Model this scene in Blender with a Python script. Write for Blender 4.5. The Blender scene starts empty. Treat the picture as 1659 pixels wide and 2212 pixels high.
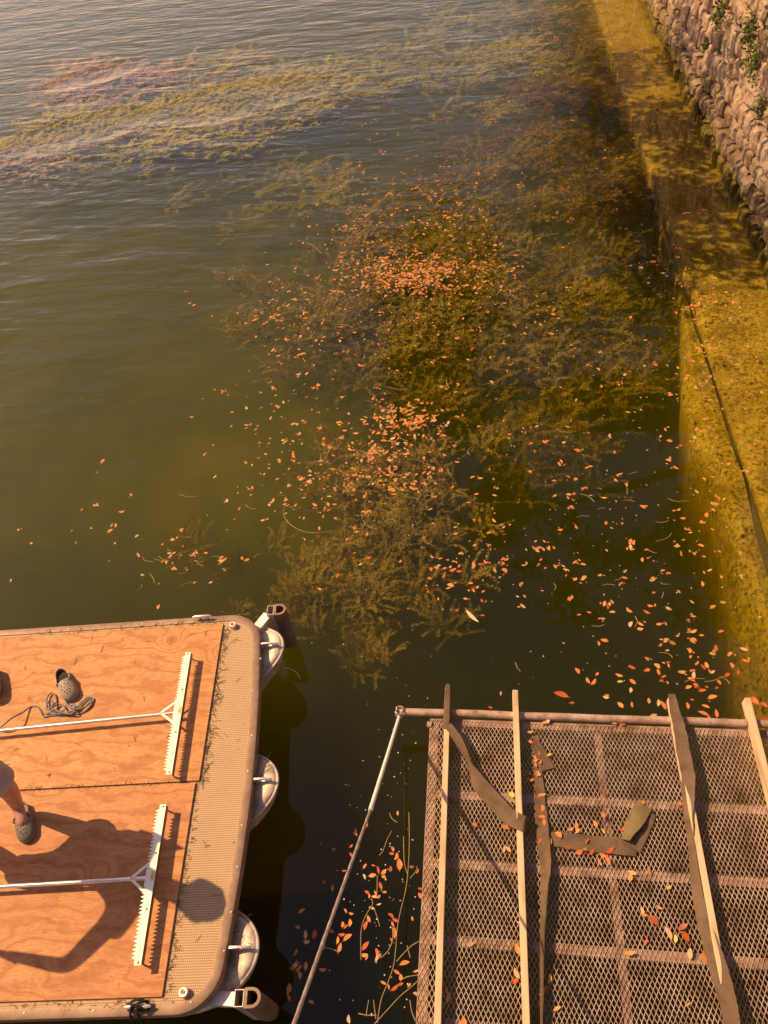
import bpy, bmesh, math, random
import numpy as np
from mathutils import Vector, Matrix, noise

random.seed(7); rng = np.random.default_rng(7)
R = math.radians
scene = bpy.context.scene
col = scene.collection

# ------------------------------------------------------------------ camera
CAM = Vector((0, 0, 5.35)); FPX = 1600.0; CX, CY = 829.5, 1106.0
yaw, pitch, roll = R(11.2255), R(48.457), R(-8.464)
fwd = Vector((-math.sin(yaw) * math.cos(pitch), math.cos(yaw) * math.cos(pitch), -math.sin(pitch)))
right = Vector((math.cos(yaw), math.sin(yaw), 0)); up = right.cross(fwd)
r2 = right * math.cos(roll) + up * math.sin(roll); u2 = -right * math.sin(roll) + up * math.cos(roll)
cd = bpy.data.cameras.new('camera'); cam = bpy.data.objects.new('camera', cd); col.objects.link(cam)
cam.matrix_world = Matrix(((r2.x, u2.x, -fwd.x, CAM.x), (r2.y, u2.y, -fwd.y, CAM.y), (r2.z, u2.z, -fwd.z, CAM.z), (0, 0, 0, 1)))
cd.sensor_fit = 'VERTICAL'; cd.sensor_height = 24.0; cd.lens = 24.0 * FPX / 2212.0
cd.clip_start = 0.05; cd.clip_end = 2000
scene.camera = cam

# ------------------------------------------------------------------ sky, sun, exposure
SUN_AZ, SUN_EL = R(-16), R(47)                     # direction in which shadows fall, height of the sun
sdir = Vector((math.cos(SUN_AZ) * math.cos(SUN_EL), math.sin(SUN_AZ) * math.cos(SUN_EL), -math.sin(SUN_EL)))
world = bpy.data.worlds.new('World'); scene.world = world; world.use_nodes = True
wn, wl = world.node_tree.nodes, world.node_tree.links
wn.clear()
sky = wn.new('ShaderNodeTexSky'); sky.sky_type = 'NISHITA'; sky.sun_disc = False
sky.sun_elevation = SUN_EL; sky.sun_rotation = math.atan2(-sdir.x, -sdir.y)
sky.air_density = 1.0; sky.dust_density = 0.7; sky.ozone_density = 1.0
tint = wn.new('ShaderNodeMix'); tint.data_type = 'RGBA'; tint.blend_type = 'MULTIPLY'
tint.inputs[0].default_value = 1.0; tint.inputs[7].default_value = (1.18, 0.76, 0.67, 1)   # warm hazy white balance of the photograph
bg = wn.new('ShaderNodeBackground'); bg.inputs[1].default_value = 0.14
wo = wn.new('ShaderNodeOutputWorld')
wl.new(sky.outputs[0], tint.inputs[6]); wl.new(tint.outputs[2], bg.inputs[0]); wl.new(bg.outputs[0], wo.inputs[0])
sl = bpy.data.lights.new('sun', 'SUN'); sl.energy = 5.0; sl.angle = R(0.53); sl.color = (1.0, 0.68, 0.36)
so = bpy.data.objects.new('sun', sl); col.objects.link(so)
so.rotation_euler = sdir.to_track_quat('-Z', 'Y').to_euler(); so.location = (-20, 6, 22)
vs = scene.view_settings
vs.view_transform = 'Standard'; vs.look = 'None'; vs.exposure = 0.35; vs.gamma = 1.0; vs.use_curve_mapping = False
scene.render.engine = 'CYCLES'
cy = scene.cycles
cy.use_denoising = True; cy.max_bounces = 6; cy.diffuse_bounces = 2; cy.glossy_bounces = 2
cy.volume_bounces = 1; cy.transparent_max_bounces = 16; cy.sample_clamp_indirect = 4.0
cy.use_adaptive_sampling = True; cy.adaptive_threshold = 0.02

# ------------------------------------------------------------------ helpers
def at(px, py, z):
    """point of the plane z seen at (px, py) of the 1659 x 2212 photograph"""
    d = r2 * ((px - CX) / FPX) - u2 * ((py - CY) / FPX) + fwd
    return CAM + d * ((z - CAM.z) / d.z)

def tag(o, label=None, cat=None, group=None, kind=None):
    if label: o['label'] = label
    if cat: o['category'] = cat
    if group: o['group'] = group
    if kind: o['kind'] = kind
    return o

def empty(name, loc=(0, 0, 0), rz=0.0):
    o = bpy.data.objects.new(name, None); o.empty_display_size = 0.1
    o.location = loc; o.rotation_euler = (0, 0, rz); col.objects.link(o); return o

def link(name, me, mat=None, parent=None):
    o = bpy.data.objects.new(name, me); col.objects.link(o)
    if mat is not None and not me.materials: me.materials.append(mat)
    if parent is not None: o.parent = parent
    return o

class MB:
    def __init__(s): s.v = []; s.f = []
    def add(s, vs_, fs_):
        b = len(s.v); s.v += [tuple(p) for p in vs_]; s.f += [tuple(i + b for i in f) for f in fs_]; return s
    def box(s, c, size, rot=None):
        c = Vector(c); hx, hy, hz = [q / 2 for q in size]
        vv = [Vector((x, y, z)) for x in (-hx, hx) for y in (-hy, hy) for z in (-hz, hz)]
        if rot is not None: vv = [rot @ p for p in vv]
        return s.add([p + c for p in vv], [(0, 1, 3, 2), (4, 6, 7, 5), (0, 4, 5, 1), (2, 3, 7, 6), (0, 2, 6, 4), (1, 5, 7, 3)])
    def bar(s, a, b, w, h, upv=(0, 0, 1)):
        a, b = Vector(a), Vector(b); d = (b - a); L = d.length; d.normalize()
        sd = d.cross(Vector(upv))
        if sd.length < 1e-4: sd = d.cross(Vector((0, 1, 0)))
        sd.normalize(); uu = sd.cross(d)
        rot = Matrix((d, sd, uu)).transposed()
        return s.box((a + b) / 2, (L, w, h), rot)
    def tube(s, pts, rad, n=8, caps=True):
        pts = [Vector(p) for p in pts]; m = len(pts)
        rads = rad if isinstance(rad, (list, tuple)) else [rad] * m
        base = len(s.v); prev = None
        for i, p in enumerate(pts):
            d = (pts[min(i + 1, m - 1)] - pts[max(i - 1, 0)])
            if d.length < 1e-9: d = Vector((0, 0, 1))
            d.normalize()
            if prev is None:
                a = d.cross(Vector((0, 0, 1)))
                if a.length < 1e-3: a = d.cross(Vector((0, 1, 0)))
            else:
                a = prev - d * prev.dot(d)
            a.normalize(); prev = a; b = d.cross(a)
            for k in range(n):
                t = 2 * math.pi * k / n
                s.v.append(tuple(p + (a * math.cos(t) + b * math.sin(t)) * rads[i]))
        for i in range(m - 1):
            for k in range(n):
                k2 = (k + 1) % n
                s.f.append((base + i * n + k, base + i * n + k2, base + (i + 1) * n + k2, base + (i + 1) * n + k))
        if caps:
            s.f.append(tuple(base + k for k in range(n))[::-1]); s.f.append(tuple(base + (m - 1) * n + k for k in range(n)))
        return s
    def prism(s, poly, z0, z1):
        n = len(poly); b = len(s.v)
        s.v += [(x, y, z0) for x, y in poly] + [(x, y, z1) for x, y in poly]
        s.f.append(tuple(b + i for i in range(n))[::-1]); s.f.append(tuple(b + n + i for i in range(n)))
        for i in range(n):
            j = (i + 1) % n; s.f.append((b + i, b + j, b + n + j, b + n + i))
        return s
    def ring(s, outer, inner, z0, z1):
        n = len(outer); b = len(s.v)
        for pl, z in ((outer, z0), (outer, z1), (inner, z0), (inner, z1)): s.v += [(x, y, z) for x, y in pl]
        for i in range(n):
            j = (i + 1) % n
            s.f += [(b + i, b + j, b + n + j, b + n + i), (b + 2 * n + j, b + 2 * n + i, b + 3 * n + i, b + 3 * n + j),
                    (b + n + i, b + n + j, b + 3 * n + j, b + 3 * n + i), (b + j, b + i, b + 2 * n + i, b + 2 * n + j)]
        return s
    def lathe(s, prof, n=24, c=(0, 0, 0)):
        b = len(s.v); m = len(prof)
        for rr, z in prof:
            for k in range(n):
                t = 2 * math.pi * k / n; s.v.append((c[0] + rr * math.cos(t), c[1] + rr * math.sin(t), c[2] + z))
        for i in range(m - 1):
            for k in range(n):
                k2 = (k + 1) % n; s.f.append((b + i * n + k, b + i * n + k2, b + (i + 1) * n + k2, b + (i + 1) * n + k))
        s.f.append(tuple(b + k for k in range(n))[::-1]); s.f.append(tuple(b + (m - 1) * n + k for k in range(n)))
        return s
    def loft(s, secs, close=True, caps=True):
        b = len(s.v); n = len(secs[0])
        for sec in secs: s.v += [tuple(p) for p in sec]
        for i in range(len(secs) - 1):
            for k in range(n if close else n - 1):
                k2 = (k + 1) % n; s.f.append((b + i * n + k, b + i * n + k2, b + (i + 1) * n + k2, b + (i + 1) * n + k))
        if caps and close:
            s.f.append(tuple(b + k for k in range(n))[::-1]); s.f.append(tuple(b + (len(secs) - 1) * n + k for k in range(n)))
        return s
    def mesh(s, name, smooth=False, bevel=0.0):
        me = bpy.data.meshes.new(name); me.from_pydata(s.v, [], s.f)
        bm = bmesh.new(); bm.from_mesh(me)
        bmesh.ops.recalc_face_normals(bm, faces=bm.faces)
        if bevel > 0:
            bmesh.ops.bevel(bm, geom=[e for e in bm.edges if e.is_manifold and e.calc_face_angle(0) > 0.6], offset=bevel, segments=2, affect='EDGES', profile=0.6)
        bm.to_mesh(me); bm.free()
        if smooth:
            for p in me.polygons: p.use_smooth = True
            me.set_sharp_from_angle(angle=R(40))
        return me
    def build(s, name, mat, parent=None, smooth=False, bevel=0.0):
        return link(name, s.mesh(name, smooth, bevel), mat, parent)

def fast_mesh(name, V, F):
    """numpy vertices (n,3), faces (m,k)"""
    V = np.asarray(V, dtype=np.float32); F = np.asarray(F, dtype=np.int32); k = F.shape[1]
    me = bpy.data.meshes.new(name)
    me.vertices.add(len(V)); me.vertices.foreach_set('co', V.ravel())
    me.loops.add(F.size); me.loops.foreach_set('vertex_index', F.ravel())
    me.polygons.add(len(F)); me.polygons.foreach_set('loop_start', np.arange(0, F.size, k, dtype=np.int32))
    me.update(calc_edges=True); me.validate()
    return me

# ------------------------------------------------------------------ materials
class NT:
    def __init__(s, name):
        s.m = bpy.data.materials.new(name); s.m.use_nodes = True
        s.n, s.l = s.m.node_tree.nodes, s.m.node_tree.links; s.n.clear()
        s.out = s.n.new('ShaderNodeOutputMaterial')
    def node(s, t, **kw):
        nd = s.n.new('ShaderNode' + t)
        for k, v in kw.items(): setattr(nd, k, v)
        return nd
    def lk(s, a, b): s.l.new(a, b)
    def coord(s, scale=(1, 1, 1), kind='Object', rot=(0, 0, 0)):
        tc = s.node('TexCoord'); mp = s.node('Mapping'); s.lk(tc.outputs[kind], mp.inputs[0])
        mp.inputs['Scale'].default_value = scale; mp.inputs['Rotation'].default_value = rot; return mp.outputs[0]
    def noise(s, vec, scale, detail=4, rough=0.55, dist=0.0):
        nd = s.node('TexNoise'); nd.inputs['Scale'].default_value = scale; nd.inputs['Detail'].default_value = detail
        nd.inputs['Roughness'].default_value = rough; nd.inputs['Distortion'].default_value = dist
        if vec is not None: s.lk(vec, nd.inputs['Vector'])
        return nd.outputs['Fac']
    def ramp(s, fac, stops, interp='LINEAR'):
        nd = s.node('ValToRGB'); nd.color_ramp.interpolation = interp
        el = nd.color_ramp.elements
        while len(el) < len(stops): el.new(0.5)
        for e, (p, c) in zip(el, stops):
            e.position = p; e.color = (c[0], c[1], c[2], 1) if isinstance(c, (tuple, list)) else (c, c, c, 1)
        s.lk(fac, nd.inputs[0]); return nd.outputs[0]
    def mix(s, fac, a, b, mode='MIX'):
        nd = s.node('Mix', data_type='RGBA', blend_type=mode)
        for sock, v in ((nd.inputs[0], fac), (nd.inputs[6], a), (nd.inputs[7], b)):
            if hasattr(v, 'default_value') or hasattr(v, 'is_linked'): s.lk(v, sock)
            elif isinstance(v, (tuple, list)): sock.default_value = (v[0], v[1], v[2], 1)
            else: sock.default_value = v
        return nd.outputs[2]
    def math(s, op, a, b=None, c=None):
        nd = s.node('Math', operation=op)
        for i, v in enumerate((a, b, c)):
            if v is None: continue
            if hasattr(v, 'is_linked'): s.lk(v, nd.inputs[i])
            else: nd.inputs[i].default_value = v
        return nd.outputs[0]
    def bump(s, h, strength=0.5, dist=0.01, normal=None):
        nd = s.node('Bump'); nd.inputs['Strength'].default_value = strength; nd.inputs['Distance'].default_value = dist
        s.lk(h, nd.inputs['Height'])
        if normal is not None: s.lk(normal, nd.inputs['Normal'])
        return nd.outputs[0]
    def bsdf(s, color, rough=0.6, metal=0.0, normal=None, spec=0.4, extra=None):
        b = s.node('BsdfPrincipled')
        for sock, v in ((b.inputs['Base Color'], color), (b.inputs['Roughness'], rough), (b.inputs['Metallic'], metal)):
            if hasattr(v, 'is_linked'): s.lk(v, sock)
            elif isinstance(v, (tuple, list)): sock.default_value = (v[0], v[1], v[2], 1)
            else: sock.default_value = v
        b.inputs['Specular IOR Level'].default_value = spec
        if normal is not None: s.lk(normal, b.inputs['Normal'])
        for k, v in (extra or {}).items(): b.inputs[k].default_value = v
        s.lk(b.outputs[0], s.out.inputs[0]); return s.m

def mottled(name, ca, cb, scale=12, rough=0.6, metal=0.0, bump=0.3, bdist=0.003, spec=0.4, detail=6, lo=0.35, hi=0.65):
    t = NT(name); v = t.coord(); f = t.noise(v, scale, detail)
    c = t.ramp(f, [(lo, ca), (hi, cb)])
    h = t.noise(v, scale * 5, 4)
    return t.bsdf(c, rough, metal, t.bump(h, bump, bdist), spec)

def plywood_mat(name, seed, ca, cb, cc):
    t = NT(name); tc = t.node('TexCoord'); mp = t.node('Mapping'); t.lk(tc.outputs['Object'], mp.inputs[0])
    mp.inputs['Location'].default_value = (seed, seed * 1.7, 0)
    v = mp.outputs[0]
    # knots: scattered points that bend the grain
    vor = t.node('TexVoronoi', feature='F1'); vor.inputs['Scale'].default_value = 2.3; t.lk(v, vor.inputs['Vector'])
    kd = vor.outputs['Distance']
    kn = t.math('POWER', t.math('SUBTRACT', 1.0, t.math('MINIMUM', t.math('MULTIPLY', kd, 2.6), 1.0)), 2.0)
    warp = t.noise(t.coord((0.9, 2.2, 1)), 2.2, 3)
    sx = t.node('SeparateXYZ'); t.lk(v, sx.inputs[0])
    y = t.math('ADD', t.math('MULTIPLY', sx.outputs[1], 9.0), t.math('MULTIPLY', warp, 4.2))
    y = t.math('ADD', y, t.math('MULTIPLY', kn, 4.5))
    y = t.math('ADD', y, t.math('MULTIPLY', sx.outputs[0], 0.55))
    band = t.math('PINGPONG', y, 0.5)
    band = t.math('MULTIPLY', band, 2.0)
    cmb = t.node('CombineXYZ'); t.lk(t.math('MULTIPLY', sx.outputs[0], 5.0), cmb.inputs[0]); t.lk(t.math('MULTIPLY', y, 11.0), cmb.inputs[1])
    fine = t.noise(cmb.outputs[0], 1.0, 5, 0.7)
    fib = t.noise(t.coord((14, 260, 1)), 1.0, 3, 0.7)
    blot = t.noise(t.coord((1.1, 2.5, 1)), 1.6, 4, 0.6)
    c = t.mix(t.ramp(band, [(0.50, 0.0), (0.95, 0.9)]), ca, cb)
    c = t.mix(t.ramp(fine, [(0.45, 0.0), (0.68, 0.85)]), c, cb)
    c = t.mix(t.ramp(fib, [(0.50, 0.0), (0.68, 0.75)]), c, cc)
    c = t.mix(t.ramp(blot, [(0.42, 0.0), (0.75, 0.55)]), c, cb)
    ring = t.math('PINGPONG', t.math('MULTIPLY', kd, 34.0), 1.0)
    core = t.ramp(kd, [(0.0, 1.0), (0.07, 0.9), (0.11, 0.0)])
    c = t.mix(t.math('MULTIPLY', core, t.math('ADD', 0.25, t.math('MULTIPLY', ring, 0.6))), c, (cc[0] * 0.8, cc[1] * 0.7, cc[2] * 0.6))
    sp = t.noise(t.coord((1, 1, 1)), 55, 2, 0.6)
    c = t.mix(t.ramp(sp, [(0.70, 0.0), (0.76, 0.7)]), c, (cc[0] * 0.5, cc[1] * 0.45, cc[2] * 0.4))
    st = t.noise(t.coord((1.0, 1.6, 1)), 3.1, 6, 0.7)
    c = t.mix(t.ramp(st, [(0.52, 0.0), (0.66, 0.45)]), c, (cb[0] * 0.72, cb[1] * 0.62, cb[2] * 0.6))
    st2 = t.noise(t.coord((2.4, 2.0, 1)), 5.0, 5, 0.75)
    c = t.mix(t.ramp(st2, [(0.60, 0.0), (0.72, 0.4)]), c, (ca[0] * 1.12, ca[1] * 1.2, ca[2] * 1.4))
    h = t.math('ADD', fine, t.math('MULTIPLY', fib, 0.8))
    return t.bsdf(c, 0.62, 0.0, t.bump(h, 0.35, 0.002), 0.3)

def lumber_mat(name, ca, cb):
    t = NT(name); v = t.coord((60, 2.2, 60)); f = t.noise(v, 1.0, 4, 0.6)
    w = t.noise(t.coord((6, 1.2, 6)), 2.0, 4)
    c = t.mix(t.ramp(f, [(0.4, 0.0), (0.7, 0.8)]), ca, cb)
    c = t.mix(t.ramp(w, [(0.5, 0.0), (0.72, 0.7)]), c, (cb[0] * 0.55, cb[1] * 0.5, cb[2] * 0.45))
    return t.bsdf(c, 0.65, 0.0, t.bump(f, 0.4, 0.002), 0.3)

def vinyl_mat():
    t = NT('woven_vinyl'); tc = t.node('TexCoord'); sx = t.node('SeparateXYZ'); t.lk(tc.outputs['Object'], sx.inputs[0])
    a = t.math('SINE', t.math('MULTIPLY', sx.outputs[0], 2 * math.pi / 0.011))
    b = t.math('SINE', t.math('MULTIPLY', sx.outputs[1], 2 * math.pi / 0.0135))
    h = t.math('ADD', t.math('MULTIPLY', a, 0.25), t.math('MULTIPLY', b, 0.35))
    f = t.math('ADD', t.math('MULTIPLY', h, 0.5), 0.5)
    dirt = t.noise(t.coord((1, 1, 1)), 3.0, 5, 0.65)
    c = t.ramp(f, [(0.18, (0.20, 0.115, 0.055)), (0.62, (0.56, 0.37, 0.195)), (0.9, (0.68, 0.47, 0.26))])
    c = t.mix(t.ramp(dirt, [(0.45, 0.0), (0.8, 0.4)]), c, (0.34, 0.21, 0.11))
    sp = t.noise(t.coord((1, 1, 1)), 40, 2)
    c = t.mix(t.ramp(sp, [(0.69, 0.0), (0.74, 0.8)]), c, (0.10, 0.08, 0.04))
    return t.bsdf(c, 0.7, 0.0, t.bump(h, 0.6, 0.002), 0.3)

def carpet_mat(name, ca, cb):
    t = NT(name); v = t.coord(); f = t.noise(v, 260, 2, 0.8); g = t.noise(v, 9, 4)
    c = t.mix(t.ramp(f, [(0.3, 0.0), (0.7, 1.0)]), ca, cb)
    c = t.mix(t.ramp(g, [(0.45, 0.0), (0.75, 0.6)]), c, (ca[0] * 0.6, ca[1] * 0.62, ca[2] * 0.5))
    return t.bsdf(c, 0.95, 0.0, t.bump(f, 0.9, 0.004), 0.1)

def rust_mat():
    t = NT('rusty_steel'); v = t.coord(); f = t.noise(v, 7, 6, 0.65); g = t.noise(v, 60, 3)
    c = t.ramp(f, [(0.35, (0.60, 0.44, 0.34)), (0.52, (0.44, 0.29, 0.21)), (0.68, (0.20, 0.115, 0.07))])
    c = t.mix(t.ramp(g, [(0.55, 0.0), (0.75, 0.6)]), c, (0.12, 0.07, 0.05))
    return t.bsdf(c, 0.7, 0.2, t.bump(g, 0.5, 0.002), 0.4)

def leaf_mat(name, island, stops=None):
    t = NT(name)
    if island: rnd = t.node('NewGeometry').outputs['Random Per Island']
    else: rnd = t.node('ObjectInfo').outputs['Random']
    c = t.ramp(rnd, stops or [(0.0, (0.74, 0.27, 0.06)), (0.30, (0.62, 0.19, 0.04)), (0.5, (0.78, 0.36, 0.10)), (0.68, (0.42, 0.09, 0.03)),
                     (0.76, (0.74, 0.48, 0.26)), (0.86, (0.30, 0.13, 0.055)), (0.94, (0.58, 0.36, 0.10)), (1.0, (0.66, 0.26, 0.08))])
    sp = t.noise(t.coord((1, 1, 1)), 90, 3)
    c = t.mix(t.ramp(sp, [(0.58, 0.0), (0.72, 0.5)]), c, (0.22, 0.07, 0.03))
    b = t.node('BsdfPrincipled'); t.lk(c, b.inputs['Base Color']); b.inputs['Roughness'].default_value = 0.45
    b.inputs['Specular IOR Level'].default_value = 0.35
    tr = t.node('BsdfTranslucent'); t.lk(c, tr.inputs[0])
    ms = t.node('MixShader'); ms.inputs[0].default_value = 0.15
    t.lk(b.outputs[0], ms.inputs[1]); t.lk(tr.outputs[0], ms.inputs[2]); t.lk(ms.outputs[0], t.out.inputs[0])
    return t.m

def weed_mat(name, ca, cb, cc, place=True):
    t = NT(name)
    if place:
        pos = t.node('NewGeometry').outputs['Position']; f = t.noise(pos, 1.6, 5, 0.65)
        rnd = t.math('ADD', t.ramp(f, [(0.32, 0.0), (0.68, 0.85)]), t.math('MULTIPLY', t.node('NewGeometry').outputs['Random Per Island'], 0.15))
    else: rnd = t.node('NewGeometry').outputs['Random Per Island']
    c = t.ramp(rnd, [(0.0, ca), (0.55, cb), (1.0, cc)])
    return t.bsdf(c, 0.7, 0.0, None, 0.2)

def stone_mat():
    t = NT('rough_stone')
    geo = t.node('NewGeometry'); sx = t.node('SeparateXYZ'); t.lk(geo.outputs['Position'], sx.inputs[0])
    rnd = t.node('ObjectInfo').outputs['Random']; mpw = geo.outputs['Position']
    f = t.noise(mpw, 6.5, 8, 0.75); g = t.noise(mpw, 17, 7, 0.8); p = t.noise(mpw, 1.7, 4); v = t.noise(t.coord((1, 1, 0.22), 'Object'), 9, 5, 0.7)
    c = t.ramp(f, [(0.36, (0.22, 0.145, 0.095)), (0.48, (0.50, 0.36, 0.25)), (0.60, (0.66, 0.50, 0.36)), (0.70, (0.74, 0.59, 0.45))])
    c = t.mix(t.ramp(rnd, [(0, 0.0), (1, 0.65)]), c, (0.58, 0.37, 0.22))
    c = t.mix(t.ramp(g, [(0.52, 0.0), (0.64, 0.7)]), c, (0.13, 0.085, 0.06))
    c = t.mix(t.ramp(v, [(0.54, 0.0), (0.70, 0.5)]), c, (0.18, 0.125, 0.09))
    c = t.mix(t.ramp(p, [(0.50, 0.0), (0.68, 0.45)]), c, (0.26, 0.17, 0.12))
    # growth along the waterline, ragged upper edge
    zz = t.math('ADD', sx.outputs[2], t.math('MULTIPLY', t.math('SUBTRACT', p, 0.5), 2.2))
    moss = t.ramp(zz, [(0.18, 1.0), (0.75, 0.0)])
    c = t.mix(t.math('MULTIPLY', moss, t.ramp(g, [(0.3, 0.95), (0.62, 0.6)])), c, t.mix(t.ramp(f, [(0.38, 0.0), (0.62, 1.0)]), (0.055, 0.036, 0.012), (0.27, 0.17, 0.05)))
    low = t.ramp(t.math('ADD', sx.outputs[2], t.math('MULTIPLY', t.math('SUBTRACT', g, 0.5), 0.5)), [(-0.02, 0.9), (0.16, 0.0)])
    c = t.mix(t.math('MULTIPLY', low, t.ramp(p, [(0.38, 0.25), (0.55, 1.0)])), c, t.mix(t.ramp(f, [(0.38, 0.0), (0.6, 1.0)]), (0.10, 0.08, 0.012), (0.34, 0.27, 0.05)))
    h = t.math('ADD', f, t.math('MULTIPLY', g, 0.7))
    return t.bsdf(c, 0.9, 0.0, t.bump(h, 1.0, 0.05), 0.15)

def ledge_mat():
    t = NT('algae_concrete'); v = t.coord(); f = t.noise(v, 3.2, 5, 0.6); g = t.noise(v, 24, 6, 0.85)
    c = t.ramp(f, [(0.34, (0.34, 0.23, 0.03)), (0.5, (0.54, 0.38, 0.05)), (0.66, (0.66, 0.48, 0.08))])
    c = t.mix(t.ramp(g, [(0.40, 0.95), (0.54, 0.0)]), c, (0.11, 0.065, 0.01))
    dk = t.noise(v, 9, 3)
    c = t.mix(t.ramp(dk, [(0.64, 0.0), (0.72, 0.7)]), c, (0.10, 0.07, 0.02))
    return t.bsdf(c, 0.95, 0.0, t.bump(g, 0.8, 0.03), 0.1)

CALM = []
for (pa, pb, ry) in (((0, 330), (330, 240), 1.1), ((280, 260), (700, 180), 1.3), ((120, 185), (280, 140), 0.8)):
    a_, b_ = at(*pa, 0), at(*pb, 0); d_ = b_ - a_
    CALM.append(((a_.x + b_.x) / 2, (a_.y + b_.y) / 2, d_.length / 2 + 0.8, ry, math.atan2(d_.y, d_.x)))
def water_mat():
    t = NT('lake_water')
    geo = t.node('NewGeometry'); sx = t.node('SeparateXYZ'); t.lk(geo.outputs['Position'], sx.inputs[0])
    X, Y = sx.outputs[0], sx.outputs[1]
    a = t.noise(t.coord((0.55, 1.5, 1), 'Object', (0, 0, R(4))), 1.15, 3, 0.5, 0.5)
    b = t.noise(t.coord((0.7, 1.9, 1), 'Object', (0, 0, R(-9))), 2.8, 3, 0.5, 0.4)
    c = t.noise(t.coord((1, 1.3, 1)), 1.1, 2, 0.4)
    # the wind reaches the open water on the left and far side, the corner by the wall is sheltered
    m = t.math('ADD', t.math('MULTIPLY', X, -0.13), t.math('MULTIPLY', Y, 0.055))
    m = t.math('ADD', m, t.math('MULTIPLY', t.noise(t.coord((0.3, 0.6, 1)), 1.0, 3), 0.7))
    wind = t.ramp(m, [(0.55, 0.012), (1.0, 0.28)])
    wind = t.math('ADD', wind, t.math('MULTIPLY', t.ramp(t.math('SUBTRACT', m, 0.9), [(0.0, 0.0), (1.0, 1.0)]), 0.5))
    h = t.math('ADD', t.math('MULTIPLY', a, 1.0), t.math('MULTIPLY', b, 0.45))
    calm = None                      # weed mats at the surface damp the ripples
    for (cx_, cy_, rx, ry, an) in CALM:
        dx = t.math('SUBTRACT', X, cx_); dy = t.math('SUBTRACT', Y, cy_)
        ux = t.math('ADD', t.math('MULTIPLY', dx, math.cos(an) / rx), t.math('MULTIPLY', dy, math.sin(an) / rx))
        uy = t.math('ADD', t.math('MULTIPLY', dx, -math.sin(an) / ry), t.math('MULTIPLY', dy, math.cos(an) / ry))
        q = t.ramp(t.math('ADD', t.math('ADD', t.math('MULTIPLY', ux, ux), t.math('MULTIPLY', uy, uy)), t.math('MULTIPLY', t.noise(t.coord((1, 1, 1)), 0.9, 3), 0.8)), [(0.55, 0.08), (1.5, 1.0)])
        calm = q if calm is None else t.math('MULTIPLY', calm, q)
    wind = t.math('MULTIPLY', wind, calm)
    h = t.math('MULTIPLY', h, wind)
    h = t.math('ADD', h, t.math('MULTIPLY', c, 0.02))
    nb = t.bump(h, 1.0, 0.075)
    fr = t.node('Fresnel'); fr.inputs[0].default_value = 1.333; t.lk(nb, fr.inputs['Normal'])
    gl = t.node('BsdfGlossy'); gl.inputs['Roughness'].default_value = 0.03; gl.inputs[0].default_value = (1, 1, 1, 1); t.lk(nb, gl.inputs['Normal'])
    tr = t.node('BsdfTransparent')
    ms = t.node('MixShader'); t.lk(fr.outputs[0], ms.inputs[0]); t.lk(tr.outputs[0], ms.inputs[1]); t.lk(gl.outputs[0], ms.inputs[2])
    t.lk(ms.outputs[0], t.out.inputs[0])
    sc = t.node('VolumeScatter'); sc.inputs['Color'].default_value = (0.225, 0.275, 0.010, 1); sc.inputs['Density'].default_value = 1.0
    sc.inputs['Anisotropy'].default_value = 0.60
    ab = t.node('VolumeAbsorption'); ab.inputs['Color'].default_value = (0.74, 0.72, 0.05, 1); ab.inputs['Density'].default_value = 1.5
    ad = t.node('AddShader'); t.lk(sc.outputs[0], ad.inputs[0]); t.lk(ab.outputs[0], ad.inputs[1]); t.lk(ad.outputs[0], t.out.inputs['Volume'])
    return t.m

M = {}
M['ply1'] = plywood_mat('plywood_golden', 0.0, (0.61, 0.305, 0.105), (0.43, 0.165, 0.048), (0.22, 0.07, 0.018))
M['ply2'] = plywood_mat('plywood_reddish', 5.3, (0.59, 0.275, 0.10), (0.41, 0.155, 0.05), (0.22, 0.07, 0.02))
M['lumber'] = lumber_mat('pale_lumber', (0.68, 0.50, 0.30), (0.54, 0.35, 0.18))
M['vinyl'] = vinyl_mat()
M['trim'] = mottled('dirty_aluminium', (0.36, 0.235, 0.15), (0.25, 0.155, 0.095), 9, 0.55, 0.3, 0.4, 0.002)
M['alum'] = mottled('brushed_aluminium', (0.74, 0.66, 0.58), (0.55, 0.46, 0.38), 6, 0.42, 0.55, 0.15, 0.001)
M['tube'] = mottled('rake_tube', (0.78, 0.73, 0.68), (0.62, 0.56, 0.50), 8, 0.33, 0.8, 0.1, 0.001)
M['blade'] = mottled('painted_blade', (0.86, 0.82, 0.66), (0.76, 0.70, 0.54), 9, 0.45, 0.1, 0.1, 0.001)
M['pontoon'] = mottled('weathered_pontoon', (0.72, 0.59, 0.45), (0.42, 0.31, 0.22), 9, 0.62, 0.25, 0.35, 0.004, 0.4, 8, 0.42, 0.62)
M['rust'] = rust_mat()
M['bar'] = mottled('brown_steel_bar', (0.40, 0.265, 0.17), (0.20, 0.12, 0.075), 14, 0.7, 0.1, 0.5, 0.002, 0.3)
M['carpet'] = carpet_mat('grey_brown_carpet', (0.10, 0.064, 0.040), (0.26, 0.17, 0.105))
M['carpet2'] = carpet_mat('mossy_carpet', (0.13, 0.10, 0.05), (0.29, 0.22, 0.10))
M['pvc'] = mottled('white_pvc', (0.80, 0.77, 0.66), (0.70, 0.64, 0.50), 8, 0.4, 0.0, 0.05, 0.001)
M['cable'] = mottled('steel_cable', (0.50, 0.40, 0.33), (0.36, 0.27, 0.21), 30, 0.5, 0.4, 0.3, 0.002)
M['rope'] = mottled('blue_grey_rope', (0.34, 0.33, 0.30), (0.10, 0.13, 0.15), 130, 0.85, 0.0, 0.6, 0.004, 0.2, 3)
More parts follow.
